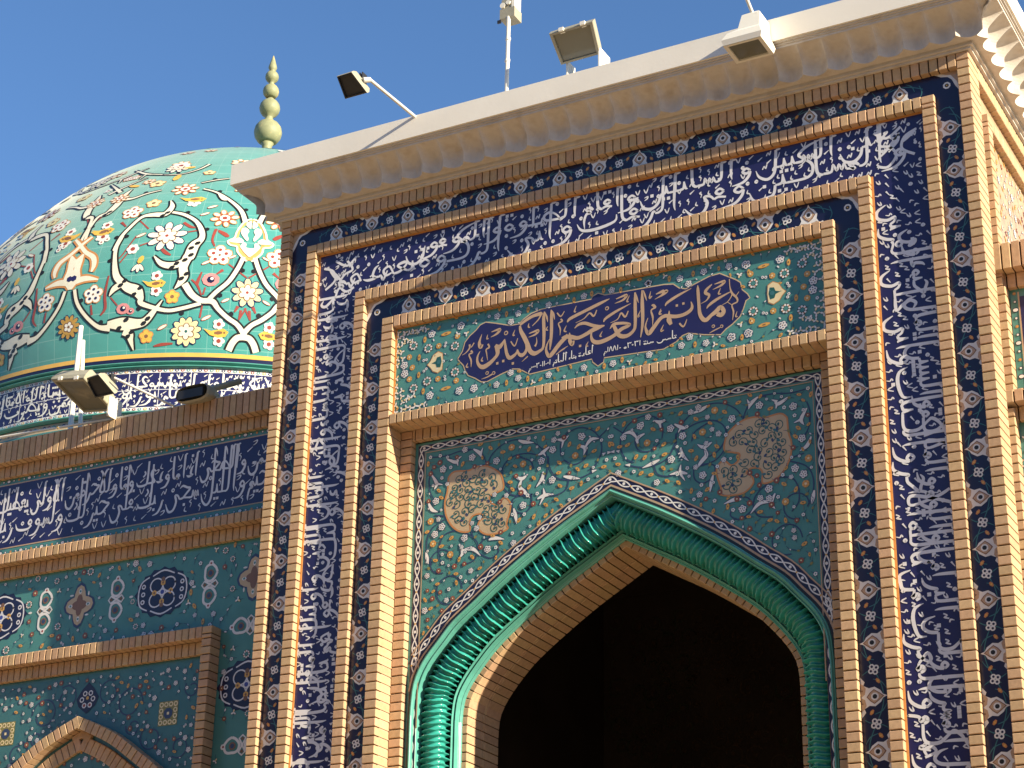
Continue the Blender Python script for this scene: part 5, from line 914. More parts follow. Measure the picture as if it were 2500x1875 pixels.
# ---- name panel
o = Orn(wallmap(YT))
NPX = (-6.949 - 3.748) / 2
def cinside(poly, x, z):
    c = False; n = len(poly)
    for i in range(n):
        a, b = poly[i], poly[i-1]
        if (a[1] > z) != (b[1] > z) and x < (b[0]-a[0])*(z-a[1])/(b[1]-a[1]) + a[0]: c = not c
    return c
OUTL = CART_OUTLINE
cx_ = sum(p[0] for p in OUTL)/len(OUTL); cz_ = sum(p[1] for p in OUTL)/len(OUTL)
big = [(p[0] + (.008 if p[0] > cx_ else -.008), p[1] + (.008 if p[1] > cz_ else -.008)) for p in OUTL]
o.ribbon([(x, z, .016) for x, z in OUTL] + [(OUTL[0][0], OUTL[0][1], .016)], 'beige', 2, smooth=False)
o.build(panel, 'cartouche_edge')
cm_ = MB(); cm_.poly([(x, YT - .0020, z) for x, z in OUTL]); cm_.build('cartouche', [G['navy']], panel)
o = Orn(wallmap(YT))
taken = []
for k, x, z in NAME_FLORA:
    for xx in (x, 2*NPX - x):
        flower(o, k, (xx, z), .030 if k not in 'rw' else .034, random.uniform(0, 6.28) if k not in 'yY' else (0.1 if k == 'Y' else 1.5), 3); taken.append((xx, z, .01)); 
        if k in 'wrye': twig(o, (xx, z), .11, random.uniform(0, 6.28))
for k, x, z in NAME_FLORA2: flower(o, k, (x, z), .028, random.uniform(0, 6.28) if k != 'y' else 1.5, 3); taken.append((x, z)); twig(o, (x, z), .10, random.uniform(-.5, .5))
for xx, f in ((NAME_PALM[0], 1), (2*NPX - NAME_PALM[0], -1)):
    sh = [(-.075, -.005), (-.05, .02), (-.03, .06), (.01, .08), (.045, .06), (.05, .0), (.045, -.06), (.01, -.08), (-.03, -.06), (-.05, -.03)]
    o.shape((xx, NAME_PALM[1]), sh, 'orange', 3, 1.06, 0, f); o.shape((xx, NAME_PALM[1]), sh, 'cream', 4, .98, 0, f)
    o.shape((xx + .012*f, NAME_PALM[1]), [(-.055, 0), (-.02, .012), (-.01, .04), (.02, .045), (.03, 0), (.02, -.045), (-.01, -.04), (-.02, -.012)], 'green', 5, .95, 0, f); o.disc((xx + .016*f, NAME_PALM[1]), .017, 'teal', 6)
rn = random.Random(5)
for z in frange(5.41, 6.03, 12):          # cloud scrolls along both ends
    for x in (-6.925, -3.772):
        if abs(z - 5.72) > .04: flower(o, 'c', (x, z + rn.uniform(-.008, .008)), .030, rn.uniform(0, 6), 3)
for cx2, cz2, sx, sz in ((-6.90, 5.42, 1, 1), (-6.90, 6.02, 1, -1), (-3.795, 5.42, -1, 1), (-3.795, 6.02, -1, -1)):
    for i in range(6): flower(o, 'c', (cx2 + sx*(.03 + .035*i), cz2 + sz*(.005 + .01*(i % 2))), .030, rn.uniform(0, 6), 4)
    for i in range(3): flower(o, 'c', (cx2 + sx*(.03 + .03*i), cz2 + sz*(.06 + .012*i)), .026, rn.uniform(0, 6), 4)
scatter(o, rn, lambda x, z: not cinside(big, x, z), (-6.93, -3.77, 5.40, 6.05), .050, ['s', 'l', 'g', 'y', 'l'], taken, (.018, .024), 2500, 3)
o.build(panel)
o = Orn(wallmap(YT - .0012))
for st in CART_STROKES: o.ribbon(st, 'sand', 2, sub=5)
for x, z, r in CART_DOTS: o.disc((x, z), r*.52, 'sand', 2, 4, rot=0)
for x, z, r in CART_RINGS:
    o.disc((x, z), r, 'sand', 2, 10); o.disc((x, z), r*.5, 'navy', 3, 8)
def small_text(txt, a, b, U, nib):
    """small white inscription between the two points, right to left"""
    parts = [word_strokes(w_) for w_ in txt.split(' ')]; tot = sum(p[0] for p in parts) + .12*(len(parts)-1)
    (xl, zl), (xr, zr) = a, b; k = (xr - xl) / (tot*U); s = 0.0
    for adv, S, Dt in parts:
        for st in S: o.ribbon([(xr + (px - s)*U*k, zr + (zl - zr)*((s - px)*U*k)/(xr - xl) + py*U, pw*nib) for px, py, pw in st], 'white', 3, sub=3)
        for px, py in Dt: o.disc((xr + (px - s)*U*k, zr + (zl - zr)*((s - px)*U*k)/(xr - xl) + py*U), nib*.6, 'white', 3, 4)
        s += adv + .12
small_text('تأسس سنة ١٣٠٣ه -١٨٨١م', (DATE1[0][0], DATE1[0][1] + .015), (DATE1[1][0], DATE1[1][1] + .015), .060, .0072)
small_text('اعادة بناء المأتم ١٠-١١-٢٠٠٠م', (DATE2[0][0], DATE2[0][1] + .012), (DATE2[1][0], DATE2[1][1] + .02), .060, .0072)
o.build(panel, 'script')
# ---- spandrel
o = Orn(wallmap(YS))
PX0, PX1, PZ1 = CX - 1.494, CX + 1.487, 5.217
SPX = CX
def chain(o, pts, half, L=2, pitch=.112):
    """white interlaced chain on a dark strip following pts"""
    o.ribbon([(x, z, half*2) for x, z in pts], 'brown', L, smooth=False); o.ribbon([(x, z, half*1.84) for x, z in pts], 'navy2', L+1, smooth=False)
    R_ = resample(pts, pitch/8); n = len(R_)
    for ph in (0, math.pi):
        q = []
        for i, (x, z) in enumerate(R_):
            a, b = R_[max(i-1, 0)], R_[min(i+1, n-1)]; l_ = math.dist(a, b) or 1; nx, nz = -(b[1]-a[1])/l_, (b[0]-a[0])/l_; d = half*.52*math.sin(2*math.pi*i/16 + ph)
            q.append((x + nx*d, z + nz*d, .0085))
        o.ribbon(q, 'white', L+2, sub=1, smooth=False)
    for i in range(4, n, 8):
        o.disc(R_[i], .011, 'white', L+3, 6)
    for i in range(0, n, 16): o.disc(R_[i], .007, 'gold', L+4, 5)
def edge(o, pts, w_, col, L=5): o.ribbon([(x, z, w_) for x, z in pts], col, L, smooth=False)
arc = [(SPX - (p[0] + .0), p[1]) for p in HC if p[1] > 1.9] ; arc = arc + [(2*SPX - x, z) for x, z in arc[::-1][1:]]
def offset_arc(d):
    out = []
    for i, (x, z) in enumerate(arc):
        a, b = arc[max(i-1, 0)], arc[min(i+1, len(arc)-1)]; l_ = math.dist(a, b) or 1; out.append((x - (b[1]-a[1])/l_*d, z + (b[0]-a[0])/l_*d))
    m = len(arc)//2; out[m] = (SPX, out[m][1] + d*.12); return [q for q in out if abs(q[0]-SPX) < 1.49]
edge(o, [q for q in offset_arc(.010)], .016, 'black', 7); edge(o, offset_arc(.026), .013, 'sand', 8)
chain(o, offset_arc(.066), .034); edge(o, offset_arc(.104), .009, 'sand', 8)
chain(o, [(PX0 + .034, 1.9), (PX0 + .034, PZ1 - .034), (PX1 - .034, PZ1 - .034), (PX1 - .034, 1.9)], .034)
edge(o, [(PX0 + .071, 3.2), (PX0 + .071, PZ1 - .071), (PX1 - .071, PZ1 - .071), (PX1 - .071, 3.2)], .008, 'sand', 8)
for s in (1, -1):
    mx = (lambda x: x) if s > 0 else (lambda x: 2*SPX - x)
    for L_ in SP_VINE: o.ribbon([(mx(x), z, .0095) for x, z in L_], 'line', 2, sub=5)
    for L_ in SP_LEAF:
        n = len(L_); ws = [.010] + [.026]*(n-2) + [.004] if n > 2 else [.022, .005]
        o.ribbon([(mx(x), z, w_) for (x, z), w_ in zip(L_, ws)], 'line', 3, extra=.0045, sub=4); o.ribbon([(mx(x), z, w_) for (x, z), w_ in zip(L_, ws)], 'white', 4, sub=4)
    md = [(mx(x), z) for x, z in SP_MED]
    o.ribbon([(x, z, .012) for x, z in cat(md + [md[0]], 4)], 'orange', 4, smooth=False)
    o.poly(cat(md + [md[0]], 4)[:-1], 'beige', 3)
    mc = (sum(p[0] for p in md)/len(md), sum(p[1] for p in md)/len(md)); rr = random.Random(11)
    zs = [p[1] for p in md]; xs_ = [p[0] for p in md]; got = []
    for _ in range(5000):
        x, z = rr.uniform(min(xs_), max(xs_)), rr.uniform(min(zs), max(zs))
        if not all(cinside(md, x + dx, z + dz) for dx in (-.035, .035) for dz in (-.035, .035)) or any(math.hypot(x-a, z-b) < .050 for a, b in got): continue
        got.append((x, z)); ph = rr.uniform(0, 6.28); sp_ = []
        for i in range(12): a = ph + i*.52; r_ = .038 - .0022*i; sp_.append((x + r_*math.cos(a), z + r_*math.sin(a), .006))
        o.ribbon(sp_, 'green', 5, sub=2); o.disc((x, z), .013, 'green', 6, 5, .008, ph); o.disc((x + .03*math.cos(ph), z + .03*math.sin(ph)), .016, 'teal' if rr.random() < .5 else 'line', 6, 5, .009, ph)
    for k, x, z in SP_FLOWER:
        flower(o, k, (mx(x), z), {'w': .030, 's': .026, 'o': .034, 'y': .026}[k], rr.uniform(0, 6.28), 5)
        if k in 'wyo': twig(o, (mx(x), z), .10, rr.uniform(0, 6.28), 'brown', 2, .004)
def in_field(x, z):
    return PX0 + .10 < x < PX1 - .10 and z < PZ1 - .10 and z > arch_z([(p[0] + .13, p[1] + .15) for p in OUT_H], x - SPX) if abs(x - SPX) < 1.6 else False
rr = random.Random(8)
ARCT = [(p[0] + .07, p[1] + .10) for p in OUT_H]
def fld(x, z):
    if not (PX0 + .10 < x < PX1 - .10 and z < PZ1 - .10): return False
    if any(cinside([(m(x2), z2) for x2, z2 in SP_MED], x, z) for m in ((lambda a: a), (lambda a: 2*SPX - a))): return False
    return z > (arch_z(ARCT, x - SPX) if abs(x - SPX) < 1.54 else 9)
tk = [(m(x), z, .012) for k, x, z in SP_FLOWER for m in ((lambda a: a), (lambda a: 2*SPX - a))]
scatter(o, rr, fld, (PX0, PX1, 3.4, PZ1), .046, ['s', 'l', 'y', 'b', 'g', 's', 'w'], tk, (.018, .027), 14000, 5)
# lower corners beside the arch, traced wider scrolls
for s in (1, -1):
    for (x, z, r_) in ((-6.55, 4.12, .10), (-6.62, 4.33, .085)):
        X_ = x if s > 0 else 2*SPX - x; o.ribbon([(X_ + r_*math.cos(a*.55), z + r_*math.sin(a*.55), .009) for a in range(10)], 'line', 2, sub=2)
o.build(spand)
# ================================================================ wings
def medallion_blue(o, c, k=1.0):
    D = o.disc; sh = []
    for i in range(32):
        a = 2*math.pi*i/32; r = 1 + .05*math.cos(16*a); sh.append((.235*r*math.cos(a)*(1 + .06*abs(math.cos(a))**6), .19*r*math.sin(a)))
    o.shape(c, sh, 'navy2', 3, k)
    for q in range(4):
        a0 = q*math.pi/2; ex = .085 if q % 2 == 0 else .08
        cc = (c[0] + k*.082*math.cos(a0 + math.pi/4), c[1] + k*.080*math.sin(a0 + math.pi/4))
        o.ribbon([(cc[0] + k*.058*math.cos(t*.66), cc[1] + k*.055*math.sin(t*.66), .011) for t in range(11)], 'letter', 4, sub=2)
        cc2 = (c[0] + k*.075*math.cos(a0), c[1] + k*.072*math.sin(a0)); D(cc2, .024, 'gold', 4, 6); D(cc2, .010, 'brown', 5, 5)
    for s in (-1, 1):
        for dz in (-.06, 0, .06): D((c[0] + s*k*.178, c[1] + dz*k), .020, 'letter', 4, 8); D((c[0] + s*k*.178, c[1] + dz*k), .010, 'navy2', 5, 6)
        o.ribbon([(c[0] + s*k*.13, c[1] + .13*k, .010), (c[0] + s*k*.20, c[1] + .09*k, .012), (c[0] + s*k*.222, c[1], .012), (c[0] + s*k*.20, c[1] - .09*k, .012), (c[0] + s*k*.13, c[1] - .13*k, .010)], 'letter', 4, sub=4)
        o.ribbon([(c[0] - .10*k, c[1] + s*.135*k, .010), (c[0], c[1] + s*.17*k, .013), (c[0] + .10*k, c[1] + s*.135*k, .010)], 'letter', 4, sub=4); D((c[0], c[1] + s*.10*k), .020, 'brown', 5, 6)
    D(c, .030, 'letter', 6, 8); D(c, .018, 'blue', 7, 8)
def medallion_white(o, c, vert=True):
    T = (lambda x, y: (c[0] + x, c[1] + y)) if vert else (lambda x, y: (c[0] + y, c[1] + x))
    for s in (-1, 1):
        n = 14; q = [(*T(.055*math.cos(2*math.pi*i/n)*(1 + .12*math.cos(6*math.pi*i/n)), s*.090 + .065*math.sin(2*math.pi*i/n)), .020) for i in range(n + 1)]
        o.ribbon(q, 'white', 4, sub=2); o.disc(T(0, s*.085), .030, 'brown', 4, 8); o.disc(T(0, s*.085), .018, 'line', 5, 8); o.disc(T(0, s*.165), .022, 'white', 4, 7); o.disc(T(0, s*.163), .010, 'red', 5, 5)
        o.ribbon([(*T(s*.0, .0), .014), (*T(s*.05, .028), .014), (*T(s*.072, 0), .014), (*T(s*.05, -.028), .014), (*T(0, 0), .014)], 'white', 4, sub=2, smooth=False); o.disc(T(s*.045, 0), .013, 'brown', 5, 5)
    o.disc(c, .014, 'white', 6, 6)
def medallion_brown(o, c):
    sh = []
    for i in range(24):
        a = 2*math.pi*i/24; r = .085 + .060*abs(math.cos(2*a))**1.5; sh.append((r*math.cos(a)*.95, r*1.15*math.sin(a)))
    o.shape(c, [(x*1.10, y*1.10) for x, y in sh], 'line', 3); o.shape(c, sh, 'beige', 4, .96); o.shape(c, sh, 'brown', 5, .52)
    for a in (0, 1, 2, 3): q = (c[0] + .085*math.cos(a*math.pi/2), c[1] + .11*math.sin(a*math.pi/2)); o.disc(q, .022, 'white', 6, 7, .014, a*math.pi/2); o.disc(q, .010, 'turq', 7, 6)
    for a in range(4): an = math.pi/4 + a*math.pi/2; q = (c[0] + .115*math.cos(an), c[1] + .12*math.sin(an)); o.disc(q, .020, 'white', 5, 6, .008, an + .8)
o = Orn(wallmap(.45)); rr = random.Random(21); ZM = 4.523; tk = []
for i in range(-3, 3):
    bx = -9.15 - 1.555*(-i) if False else -9.15 + 1.555*i
    if bx > -8.4 or bx < -13: continue
    medallion_blue(o, (bx, ZM)); tk.append((bx, ZM, .20))
    for s in (-1, 1):
        medallion_white(o, (bx + s*.432, ZM)); tk.append((bx + s*.432, ZM, .09)); tk.append((bx + s*.432, ZM + .1, .06)); tk.append((bx + s*.432, ZM - .1, .06)); o.disc((bx + s*.29, ZM), .020, 'white', 4, 6, .01)
    medallion_brown(o, (bx - .785, ZM)); tk.append((bx - .785, ZM, .12))
VX = -8.325
medallion_brown(o, (VX, ZM + .0)); tk.append((VX, ZM, .12))
for zc, kd in ((4.165, 'w'), (3.725, 'b'), (3.29, 'w'), (2.94, 'br'), (2.55, 'w'), (2.12, 'b')):
    if kd == 'w': medallion_white(o, (VX, zc), False)
    elif kd == 'b': medallion_blue(o, (VX, zc), 1.0)
    else: medallion_brown(o, (VX, zc))
    tk.append((VX, zc, .15))
def wf(x, z): return (x < -8.55 and 4.20 < z < 4.80) or (-8.55 < x < -7.98 and z < 4.80)
scatter(o, rr, wf, (-12.6, -7.98, 2.0, 4.81), .062, ['w', 's', 's', 'y', 'y', 'b', 'r', 'e', 'l', 'c'], tk, (.020, .034), 9000, 4)
o.build(lfp)
# scripts on the wings
TXD = 'بسم الله الرحمن الرحيم والضحى والليل اذا سجى ما ودعك ربك وما قلى وللآخرة خير لك من الاولى ولسوف يعطيك ربك فترضى الم يجدك يتيما فآوى ووجدك ضالا فهدى ووجدك عائلا فاغنى فاما اليتيم فلا تقهر'
o = Orn(wallmap(.45)); script_band(o, TXD, 7.86, 13.2, lambda s, t: (-s, 5.118 + t), .508, seed=9, nib=.038, tiers=[(.25, .72, .965), (.60, .58, .965)]); o.build(lcb, 'script')
def small_border(o, x0, x1, z, h, vertical=False, xc=0):
    n = int((x1 - x0) / .052)
    for i in range(n):
        u = x0 + (i + .5)*(x1-x0)/n; c = (u, z) if not vertical else (xc, u)
        if i % 4 == 0: o.disc(c, .023, 'navy2', 3, 8, .017); o.disc(c, .017, 'white', 4, 8, .012)
        elif i % 4 == 2: o.disc(c, .011, 'orange', 3, 6); o.disc(c, .005, 'gold', 4, 5)
        else: o.disc(c, .012, 'navy2', 3, 6); o.disc(c, .008, 'white', 4, 6)
o = Orn(wallmap(.452)); small_border(o, -12.5, -8.0, 5.668, .06); small_border(o, -12.5, -8.0, 5.062, .06)
edge(o, [(-12.5, 5.640), (-8.0, 5.640)], .010, 'sand', 3); edge(o, [(-12.5, 5.100), (-8.0, 5.100)], .010, 'sand', 3); o.build(lcb)
o = Orn(wallmap(.45)); script_band(o, 'واما السائل فلا تنهر واما بنعمة ربك فحدث صدق الله العظيم انا اعطيناك الكوثر', 2.60 - .0, 7.2, lambda s, t: (5.0 - s - .0, 5.05 + t), .50, seed=10, nib=.038, tiers=[(.25, .72, .965), (.60, .58, .965)])
o.build(rcb, 'script')
o = Orn(wallmap(.4515)); small_border(o, 5.00, 5.62, 0, 0, True, -2.662); small_border(o, -2.6, 1.0, 5.60, .06); small_border(o, -2.6, 1.0, 4.99, .06); edge(o, [(-2.637, 4.9), (-2.637, 5.6)], .010, 'sand', 3); o.build(rcb)
o = Orn(wallmap(.45)); scatter(o, rr, lambda x, z: True, (-2.70, -1.2, 1.5, 4.70), .07, ['w', 's', 'y', 'b', 'r', 'e', 'l'], [], (.022, .032), 3000, 4); o.build(rfp)
# small spandrel and tympanum
o = Orn(wallmap(.443)); tk = []
for s in (-1, 1):
    c = (WC + s*.76, 3.585); tk.append((c[0], c[1], .12))
    o.poly([(c[0]-.085, c[1]-.09), (c[0]+.085, c[1]-.09), (c[0]+.085, c[1]+.09), (c[0]-.085, c[1]+.09)], 'olive', 3)
    for i in range(4):
        for j in range(4):
            if i in (1, 2) and j in (1, 2): continue
            q = (c[0]-.063+.042*i, c[1]-.066+.044*j); o.disc(q, .020, 'cream', 4, 7); o.disc(q, .011, 'olive', 5, 6)
    o.disc(c, .042, 'line', 5, 8); o.disc(c, .014, 'cream', 6, 4)
    for (x, z, r_, p0) in ((.40, 3.70, .12, 0), (.62, 3.42, .10, 2), (.88, 3.33, .085, 4), (.20, 3.80, .10, 1), (.96, 3.75, .07, 2.5), (.45, 3.52, .07, 3), (.93, 3.08, .06, 1.0)):
        o.ribbon([(WC + s*(x + (r_ - .004*i)*math.cos(p0 + i*.6)), z + (r_ - .004*i)*math.sin(p0 + i*.6), .011) for i in range(11)], 'line', 2, sub=2)
o.poly([(WC, 3.90), (WC + .055, 3.85), (WC + .105, 3.78), (WC + .08, 3.72), (WC, 3.66), (WC - .08, 3.72), (WC - .105, 3.78), (WC - .055, 3.85)], 'navy2', 3); tk.append((WC, 3.77, .09))
for a in range(6): q = (WC + .052*math.cos(a*1.047), 3.77 + .052*math.sin(a*1.047)); o.disc(q, .022, 'white', 4, 7); o.disc(q, .013, 'red' if a > 3 else 'navy2', 5, 6)
o.disc((WC, 3.78), .015, 'gold', 6, 5)
AW = [(p[0] + .04, p[1] + .04) for p in WING_H['arch_o']]
scatter(o, rr, lambda x, z: abs(x - WC) < 1.0 and z < 3.93 and z > arch_z(AW, x - WC), (WC-1.03, WC+1.03, 2.4, 3.95), .050, ['s', 's', 'l', 'y', 'b', 'e', 'w', 's'], tk, (.018, .028), 5000, 4)
o.build(wsp)
o = Orn(wallmap(.4405)); scatter(o, rr, lambda x, z: z < arch_z([(p[0] - .17, p[1] - .17) for p in WING_H['arch_o'] if p[0] > .17] + [(0, 3.44)], x - WC), (WC-.9, WC+.9, 2.3, 3.42), .055, ['s', 'l', 'y', 'b', 'w'], [], (.02, .028), 3000, 4); o.build(tym)
# side face of the portal
o = Orn(lambda u, z, L: (u, .048 - .0006 - .0006*L, z)); scatter(o, rr, lambda x, z: True, (.225, .36, 5.0, 7.02), .045, ['c', 'w', 'y', 's'], [], (.022, .03), 1500, 3)
scatter(o, rr, lambda x, z: True, (.48, 1.8, 4.95, 6.78), .060, ['w', 's', 'y', 'b', 'r', 'e', 'l', 'c'], [], (.022, .034), 4000, 3); o.build(side_panel)
# ================================================================ dome arabesque
_ddm = {}
def dmet(p):
    h = min(max(p[1], .001), .985); k = round(h, 3)
    if k not in _ddm:
        e = 2e-3; r = drad(h); _ddm[k] = (max(r, .25), math.hypot((drad(h+e)-r)/e, DH))
    return _ddm[k]
o = Orn(lambda t, h, L: dpt(t, h, .0030 + .0007*L), dmet)
PD = 2*(DOME_M1 - DOME_M2)
def variants():
    for k in (-2, -1, 0, 1, 2, 3):
        yield (lambda t, k=k: t + k*PD), 1
        yield (lambda t, k=k: 2*DOME_M1 - t + k*PD), -1
def vis(t):
    t = (t + math.pi) % (2*math.pi) - math.pi
    return True
for f, sg in variants():
    for L_ in DOME_TWIGS: o.ribbon([(f(t), h, w_*.9 + .006) for t, h, w_ in L_], 'red', 1, sub=3)
    for L_ in DOME_STEMS:
        q = [(f(t), h, w_) for t, h, w_ in L_]; o.ribbon(q, 'black', 2, extra=.019, sub=5); o.ribbon(q, 'cream2', 3, sub=5)
        for i in range(1, len(q) - 1, 2):      # little buds on the stems
            if q[i][2] < .06: 
                m = dmet(q[i]); a, b = q[i-1], q[i+1]; dx, dy = (b[0]-a[0])*m[0], (b[1]-a[1])*m[1]; l_ = math.hypot(dx, dy) or 1
                c = o.off(q[i], q[i][2]/2 + .03, (-dy/l_*sg, dx/l_*sg)); o.disc(c, .026, 'black', 2, 6)
            elif q[i][2] > .065:
                for aa in ((.7, .7), (-.6, -.8)): o.disc(o.off(q[i], q[i][2]*.42, aa), .034, 'black', 4, 6, .022, .6)
    for pal, col, ex in ((DOME_PALM2, 'orange', .022), (DOME_PALM2, 'cream2', 0)):
        for L_ in pal:
            q = [(f(t), h, w_) for t, h, w_ in L_]; o.ribbon(q, col, 4 if ex else 5, extra=ex, sub=4)
    c2 = (f(DOME_PALM2[2][3][0]), DOME_PALM2[2][3][1]); o.disc(c2, .035, 'navy', 6, 6)
    p1 = [(f(t), h) for t, h in DOME_PALM1]; mid = f(DOME_M1)
    o.poly(p1 + [(mid, DOME_PALM1[-1][1]), (mid, DOME_PALM1[0][1])], 'gold2', 4)
    o.ribbon([(t, h, .02) for t, h in p1], 'cream2', 5, sub=3)
    for L_ in DOME_PALM1_IN: o.poly(cat([(f(t), h) for t, h in L_] + [(f(L_[0][0]), L_[0][1])], 3)[:-1], 'cream2', 6)
G['cream2'] = glaze('glaze_dome_cream', (.70, .66, .53)); G['gold2'] = glaze('glaze_dome_gold', (.62, .33, .11))
def petals(c, n, R_, rr_, ry, col, L, ph=0.0, ol=None):
    for i in range(n):
        a = 2*math.pi*i/n + ph; q = o.off(c, R_, (math.cos(a), math.sin(a)))
        if ol: o.disc(q, rr_ + .010, ol, L, 8, ry + .010, a)
        o.disc(q, rr_, col, L + 1, 8, ry, a)
for f, sg in variants():
    for k, t, h, r in DOME_FLOWERS:
        if k in ('sun', 'lotus2') and sg < 0: continue
        c = (f(t), h)
        if k in ('w6', 'w5', 'w6r'):
            n = 5; dc = 'navy' if k == 'w6' else 'red'; petals(c, n, r*.62, r*.42, r*.40, 'white2', 5, .3, 'orange'); o.disc(c, r*.55, 'white2', 7, 8); petals(c, n, r*.55, r*.16, r*.16, dc, 8, .3); o.disc(c, r*.12, 'brown', 9, 6)
        elif k == 'wr': petals(c, 6, r*.55, r*.45, r*.42, 'white2', 5, 0); o.disc(c, r*.38, 'red', 8, 8)
        elif k == 'ww': petals(c, 3, r*.5, r*.42, r*.42, 'white2', 5, 0); petals(c, 3, r*.5, r*.15, r*.15, 'red', 7, 0)
        elif k in ('bird', 'bird2', 'ybird2'):
            if k != 'bird':
                for q in (o.off(c, r*.75, (0, 1)), o.off(c, r*.7, (.1, -1))): petals(q, 5, r*.28, r*.24, r*.22, 'white2', 4, 0); o.disc(q, r*.2, 'red', 7, 6)
            else: petals(o.off(c, r*.55, (0, -1)), 5, r*.3, r*.24, r*.22, 'white2', 4, 0)
            o.shape(c, [(-1.25, .35), (-.6, .15), (.4, .38), (.85, .1), (.6, -.32), (.0, -.42), (-.7, -.2)], 'gold3', 8, r, 0, sg); o.disc(c, r*.38, 'brown', 9, 6, r*.16, .1*sg); o.disc(o.off(c, r*.5, (sg, .05)), r*.10, 'brown', 9, 5)
        elif k == 'lily': 
            for a in (-2.2, -1.6, -1.0): q = o.off(c, r*.55, (math.cos(a), math.sin(a))); o.disc(q, r*.55, 'navy', 5, 8, r*.24, a); o.disc(q, r*.46, 'cream2', 6, 8, r*.17, a)
            o.disc(o.off(c, r*.45, (.3*sg, 1)), r*.5, 'gold3', 7, 7, r*.28, 1.2)
        elif k == 'pink': o.disc(c, r, 'pink', 5, 9, r*.85); o.disc(c, r*.45, 'navy2', 6, 7); o.disc(o.off(c, r*.25, (.5, .5)), r*.2, 'white2', 7, 6)
        elif k == 'sun': petals(c, 11, r*.85, r*.30, r*.2, 'navy', 4, .1); petals(c, 11, r*.72, r*.34, r*.18, 'gold4', 5, .1); o.disc(c, r*.68, 'gold4', 7, 12); petals(c, 5, r*.27, r*.17, r*.15, 'white2', 8, 0, 'brown')
        elif k == 'star': petals(c, 8, r*.62, r*.36, r*.24, 'red', 4, .2); petals(c, 8, r*.68, r*.24, r*.15, 'cream2', 6, .2, 'orange'); o.disc(c, r*.36, 'white2', 9, 8); o.disc(c, r*.18, 'red', 10, 6)
        elif k in ('lotus', 'big', 'lotus2'):
            rx = 1.0 if k != 'lotus' else 1.15; n = 11 if k == 'big' else 9
            petals(c, n, r*.66*rx, r*.36, r*.20, 'cream3' if k != 'lotus' else 'cream2', 5, .2, 'navy'); petals(c, 6, r*.32, r*.24, r*.17, 'cream2', 7, .5, 'brown'); o.disc(c, r*.20, 'white2', 9, 8); o.disc(c, r*.11, 'green' if k == 'big' else 'red', 10, 6)
        elif k in ('y', 'cy'): petals(c, 5, r*.5, r*.42, r*.36, 'gold3' if k == 'y' else 'cream3', 5, .4, 'orange'); o.disc(c, r*.5, 'gold3' if k == 'y' else 'cream3', 7, 7); o.disc(c, r*.28, 'brown', 8, 6)
        elif k == 'leafw': o.disc(c, r*1.15, 'red', 4, 8, r*.42, .5*sg); o.disc(c, r, 'cream2', 5, 8, r*.28, .5*sg)
G['white2'] = glaze('glaze_dome_white', (.72, .70, .64)); G['gold3'] = glaze('glaze_dome_yellow', (.66, .40, .07)); G['gold4'] = glaze('glaze_dome_ochre', (.45, .26, .05)); G['cream3'] = glaze('glaze_dome_pale_yellow', (.66, .60, .32))
# scattered red leaves and little things higher up, where the view is grazing
rr = random.Random(31)
for i in range(170):
    t, h = rr.uniform(-math.pi, math.pi), rr.uniform(.44, .93); c = (t, h); k = rr.choice('wcyrl')
    r = rr.uniform(.05, .10)
    if k == 'w': petals(c, 5, r*.6, r*.4, r*.38, 'white2', 5); o.disc(c, r*.3, 'red', 8, 6)
    elif k == 'c': petals(c, 7, r*.8, r*.42, r*.25, 'cream2', 5, 0, 'orange')
    elif k == 'y': o.disc(c, r*1.2, 'gold3', 6, 7, r*.5, rr.uniform(0, 3))
    elif k == 'r': o.disc(c, r, 'red', 5, 6, r*.35, rr.uniform(0, 3))
    else: a = rr.uniform(0, 6.28); o.ribbon([(t + .22*math.cos(a + q*.5)*.35/max(.3, drad(h)/3), h + .055*math.sin(a + q*.5), .045) for q in range(8)], 'cream2', 4, sub=2)
# base feet of the arches and pointed gold line
o.build(dome, 'arabesque')
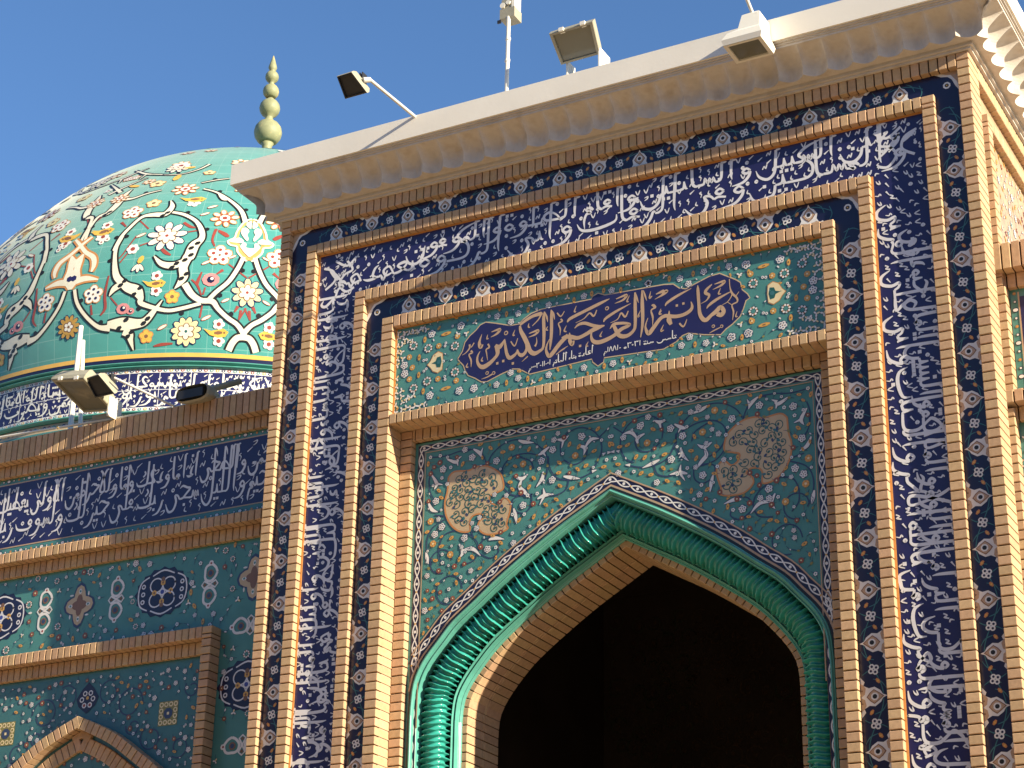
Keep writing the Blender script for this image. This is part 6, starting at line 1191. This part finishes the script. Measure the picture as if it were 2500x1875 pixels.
# drum rings
def drummap(u, z, L): a = u / R0; r = R0 - .012 + -.0 + .001 + .0006*L; return (r*math.cos(a), r*math.sin(a), z)
o = Orn(drummap)
a0, a1 = -2.9*R0, .15*R0
TXR = 'الله نور السماوات والارض مثل نوره كمشكاة فيها مصباح المصباح فى زجاجة الزجاجة كأنها كوكب درى يوقد من شجرة مباركة زيتونة لا شرقية ولا غربية يكاد زيتها يضىء ولو لم تمسسه نار نور على نور يهدى الله لنوره من يشاء ويضرب الله الامثال للناس والله بكل شىء عليم فى بيوت اذن الله ان ترفع ويذكر فيها اسمه يسبح له فيها بالغدو والآصال رجال لا تلهيهم تجارة ولا بيع عن ذكر الله واقام الصلاة'
wds = TXR.split(); third = len(wds)//4
for i in range(4): script_band(o, ' '.join(wds[i*third:(i+1)*third]), -a1 + (a1-a0)*i/4, -a1 + (a1-a0)*(i+1)/4, lambda s, t: (-s, 7.305 + t), .342, col='white2', seed=40+i, nib=.055)
o.build(drum, 'script')
o = Orn(drummap)
for z, hh_ in ((7.671, .038), (7.281, .038), (7.178, .06)):
    u = a0; i = 0
    while u < a1:
        o.disc((u, z), .020, ('navy', 'red', 'turq', 'gold')[i % 4], 2, 6, hh_*.36); o.disc((u, z), .008, 'white', 3, 5); u += .055; i += 1
u = a0
while u < a1:        # tile joints of the script ring
    o.ribbon([(u, 7.30, .007), (u, 7.652, .007)], 'letter', 1, smooth=False); u += .30
o.ribbon([(a0 + (a1-a0)*i/160, 7.476, .006) for i in range(161)], 'letter', 1, smooth=False)
o.build(drum)

# faint tile work on the back wall of the dim hall
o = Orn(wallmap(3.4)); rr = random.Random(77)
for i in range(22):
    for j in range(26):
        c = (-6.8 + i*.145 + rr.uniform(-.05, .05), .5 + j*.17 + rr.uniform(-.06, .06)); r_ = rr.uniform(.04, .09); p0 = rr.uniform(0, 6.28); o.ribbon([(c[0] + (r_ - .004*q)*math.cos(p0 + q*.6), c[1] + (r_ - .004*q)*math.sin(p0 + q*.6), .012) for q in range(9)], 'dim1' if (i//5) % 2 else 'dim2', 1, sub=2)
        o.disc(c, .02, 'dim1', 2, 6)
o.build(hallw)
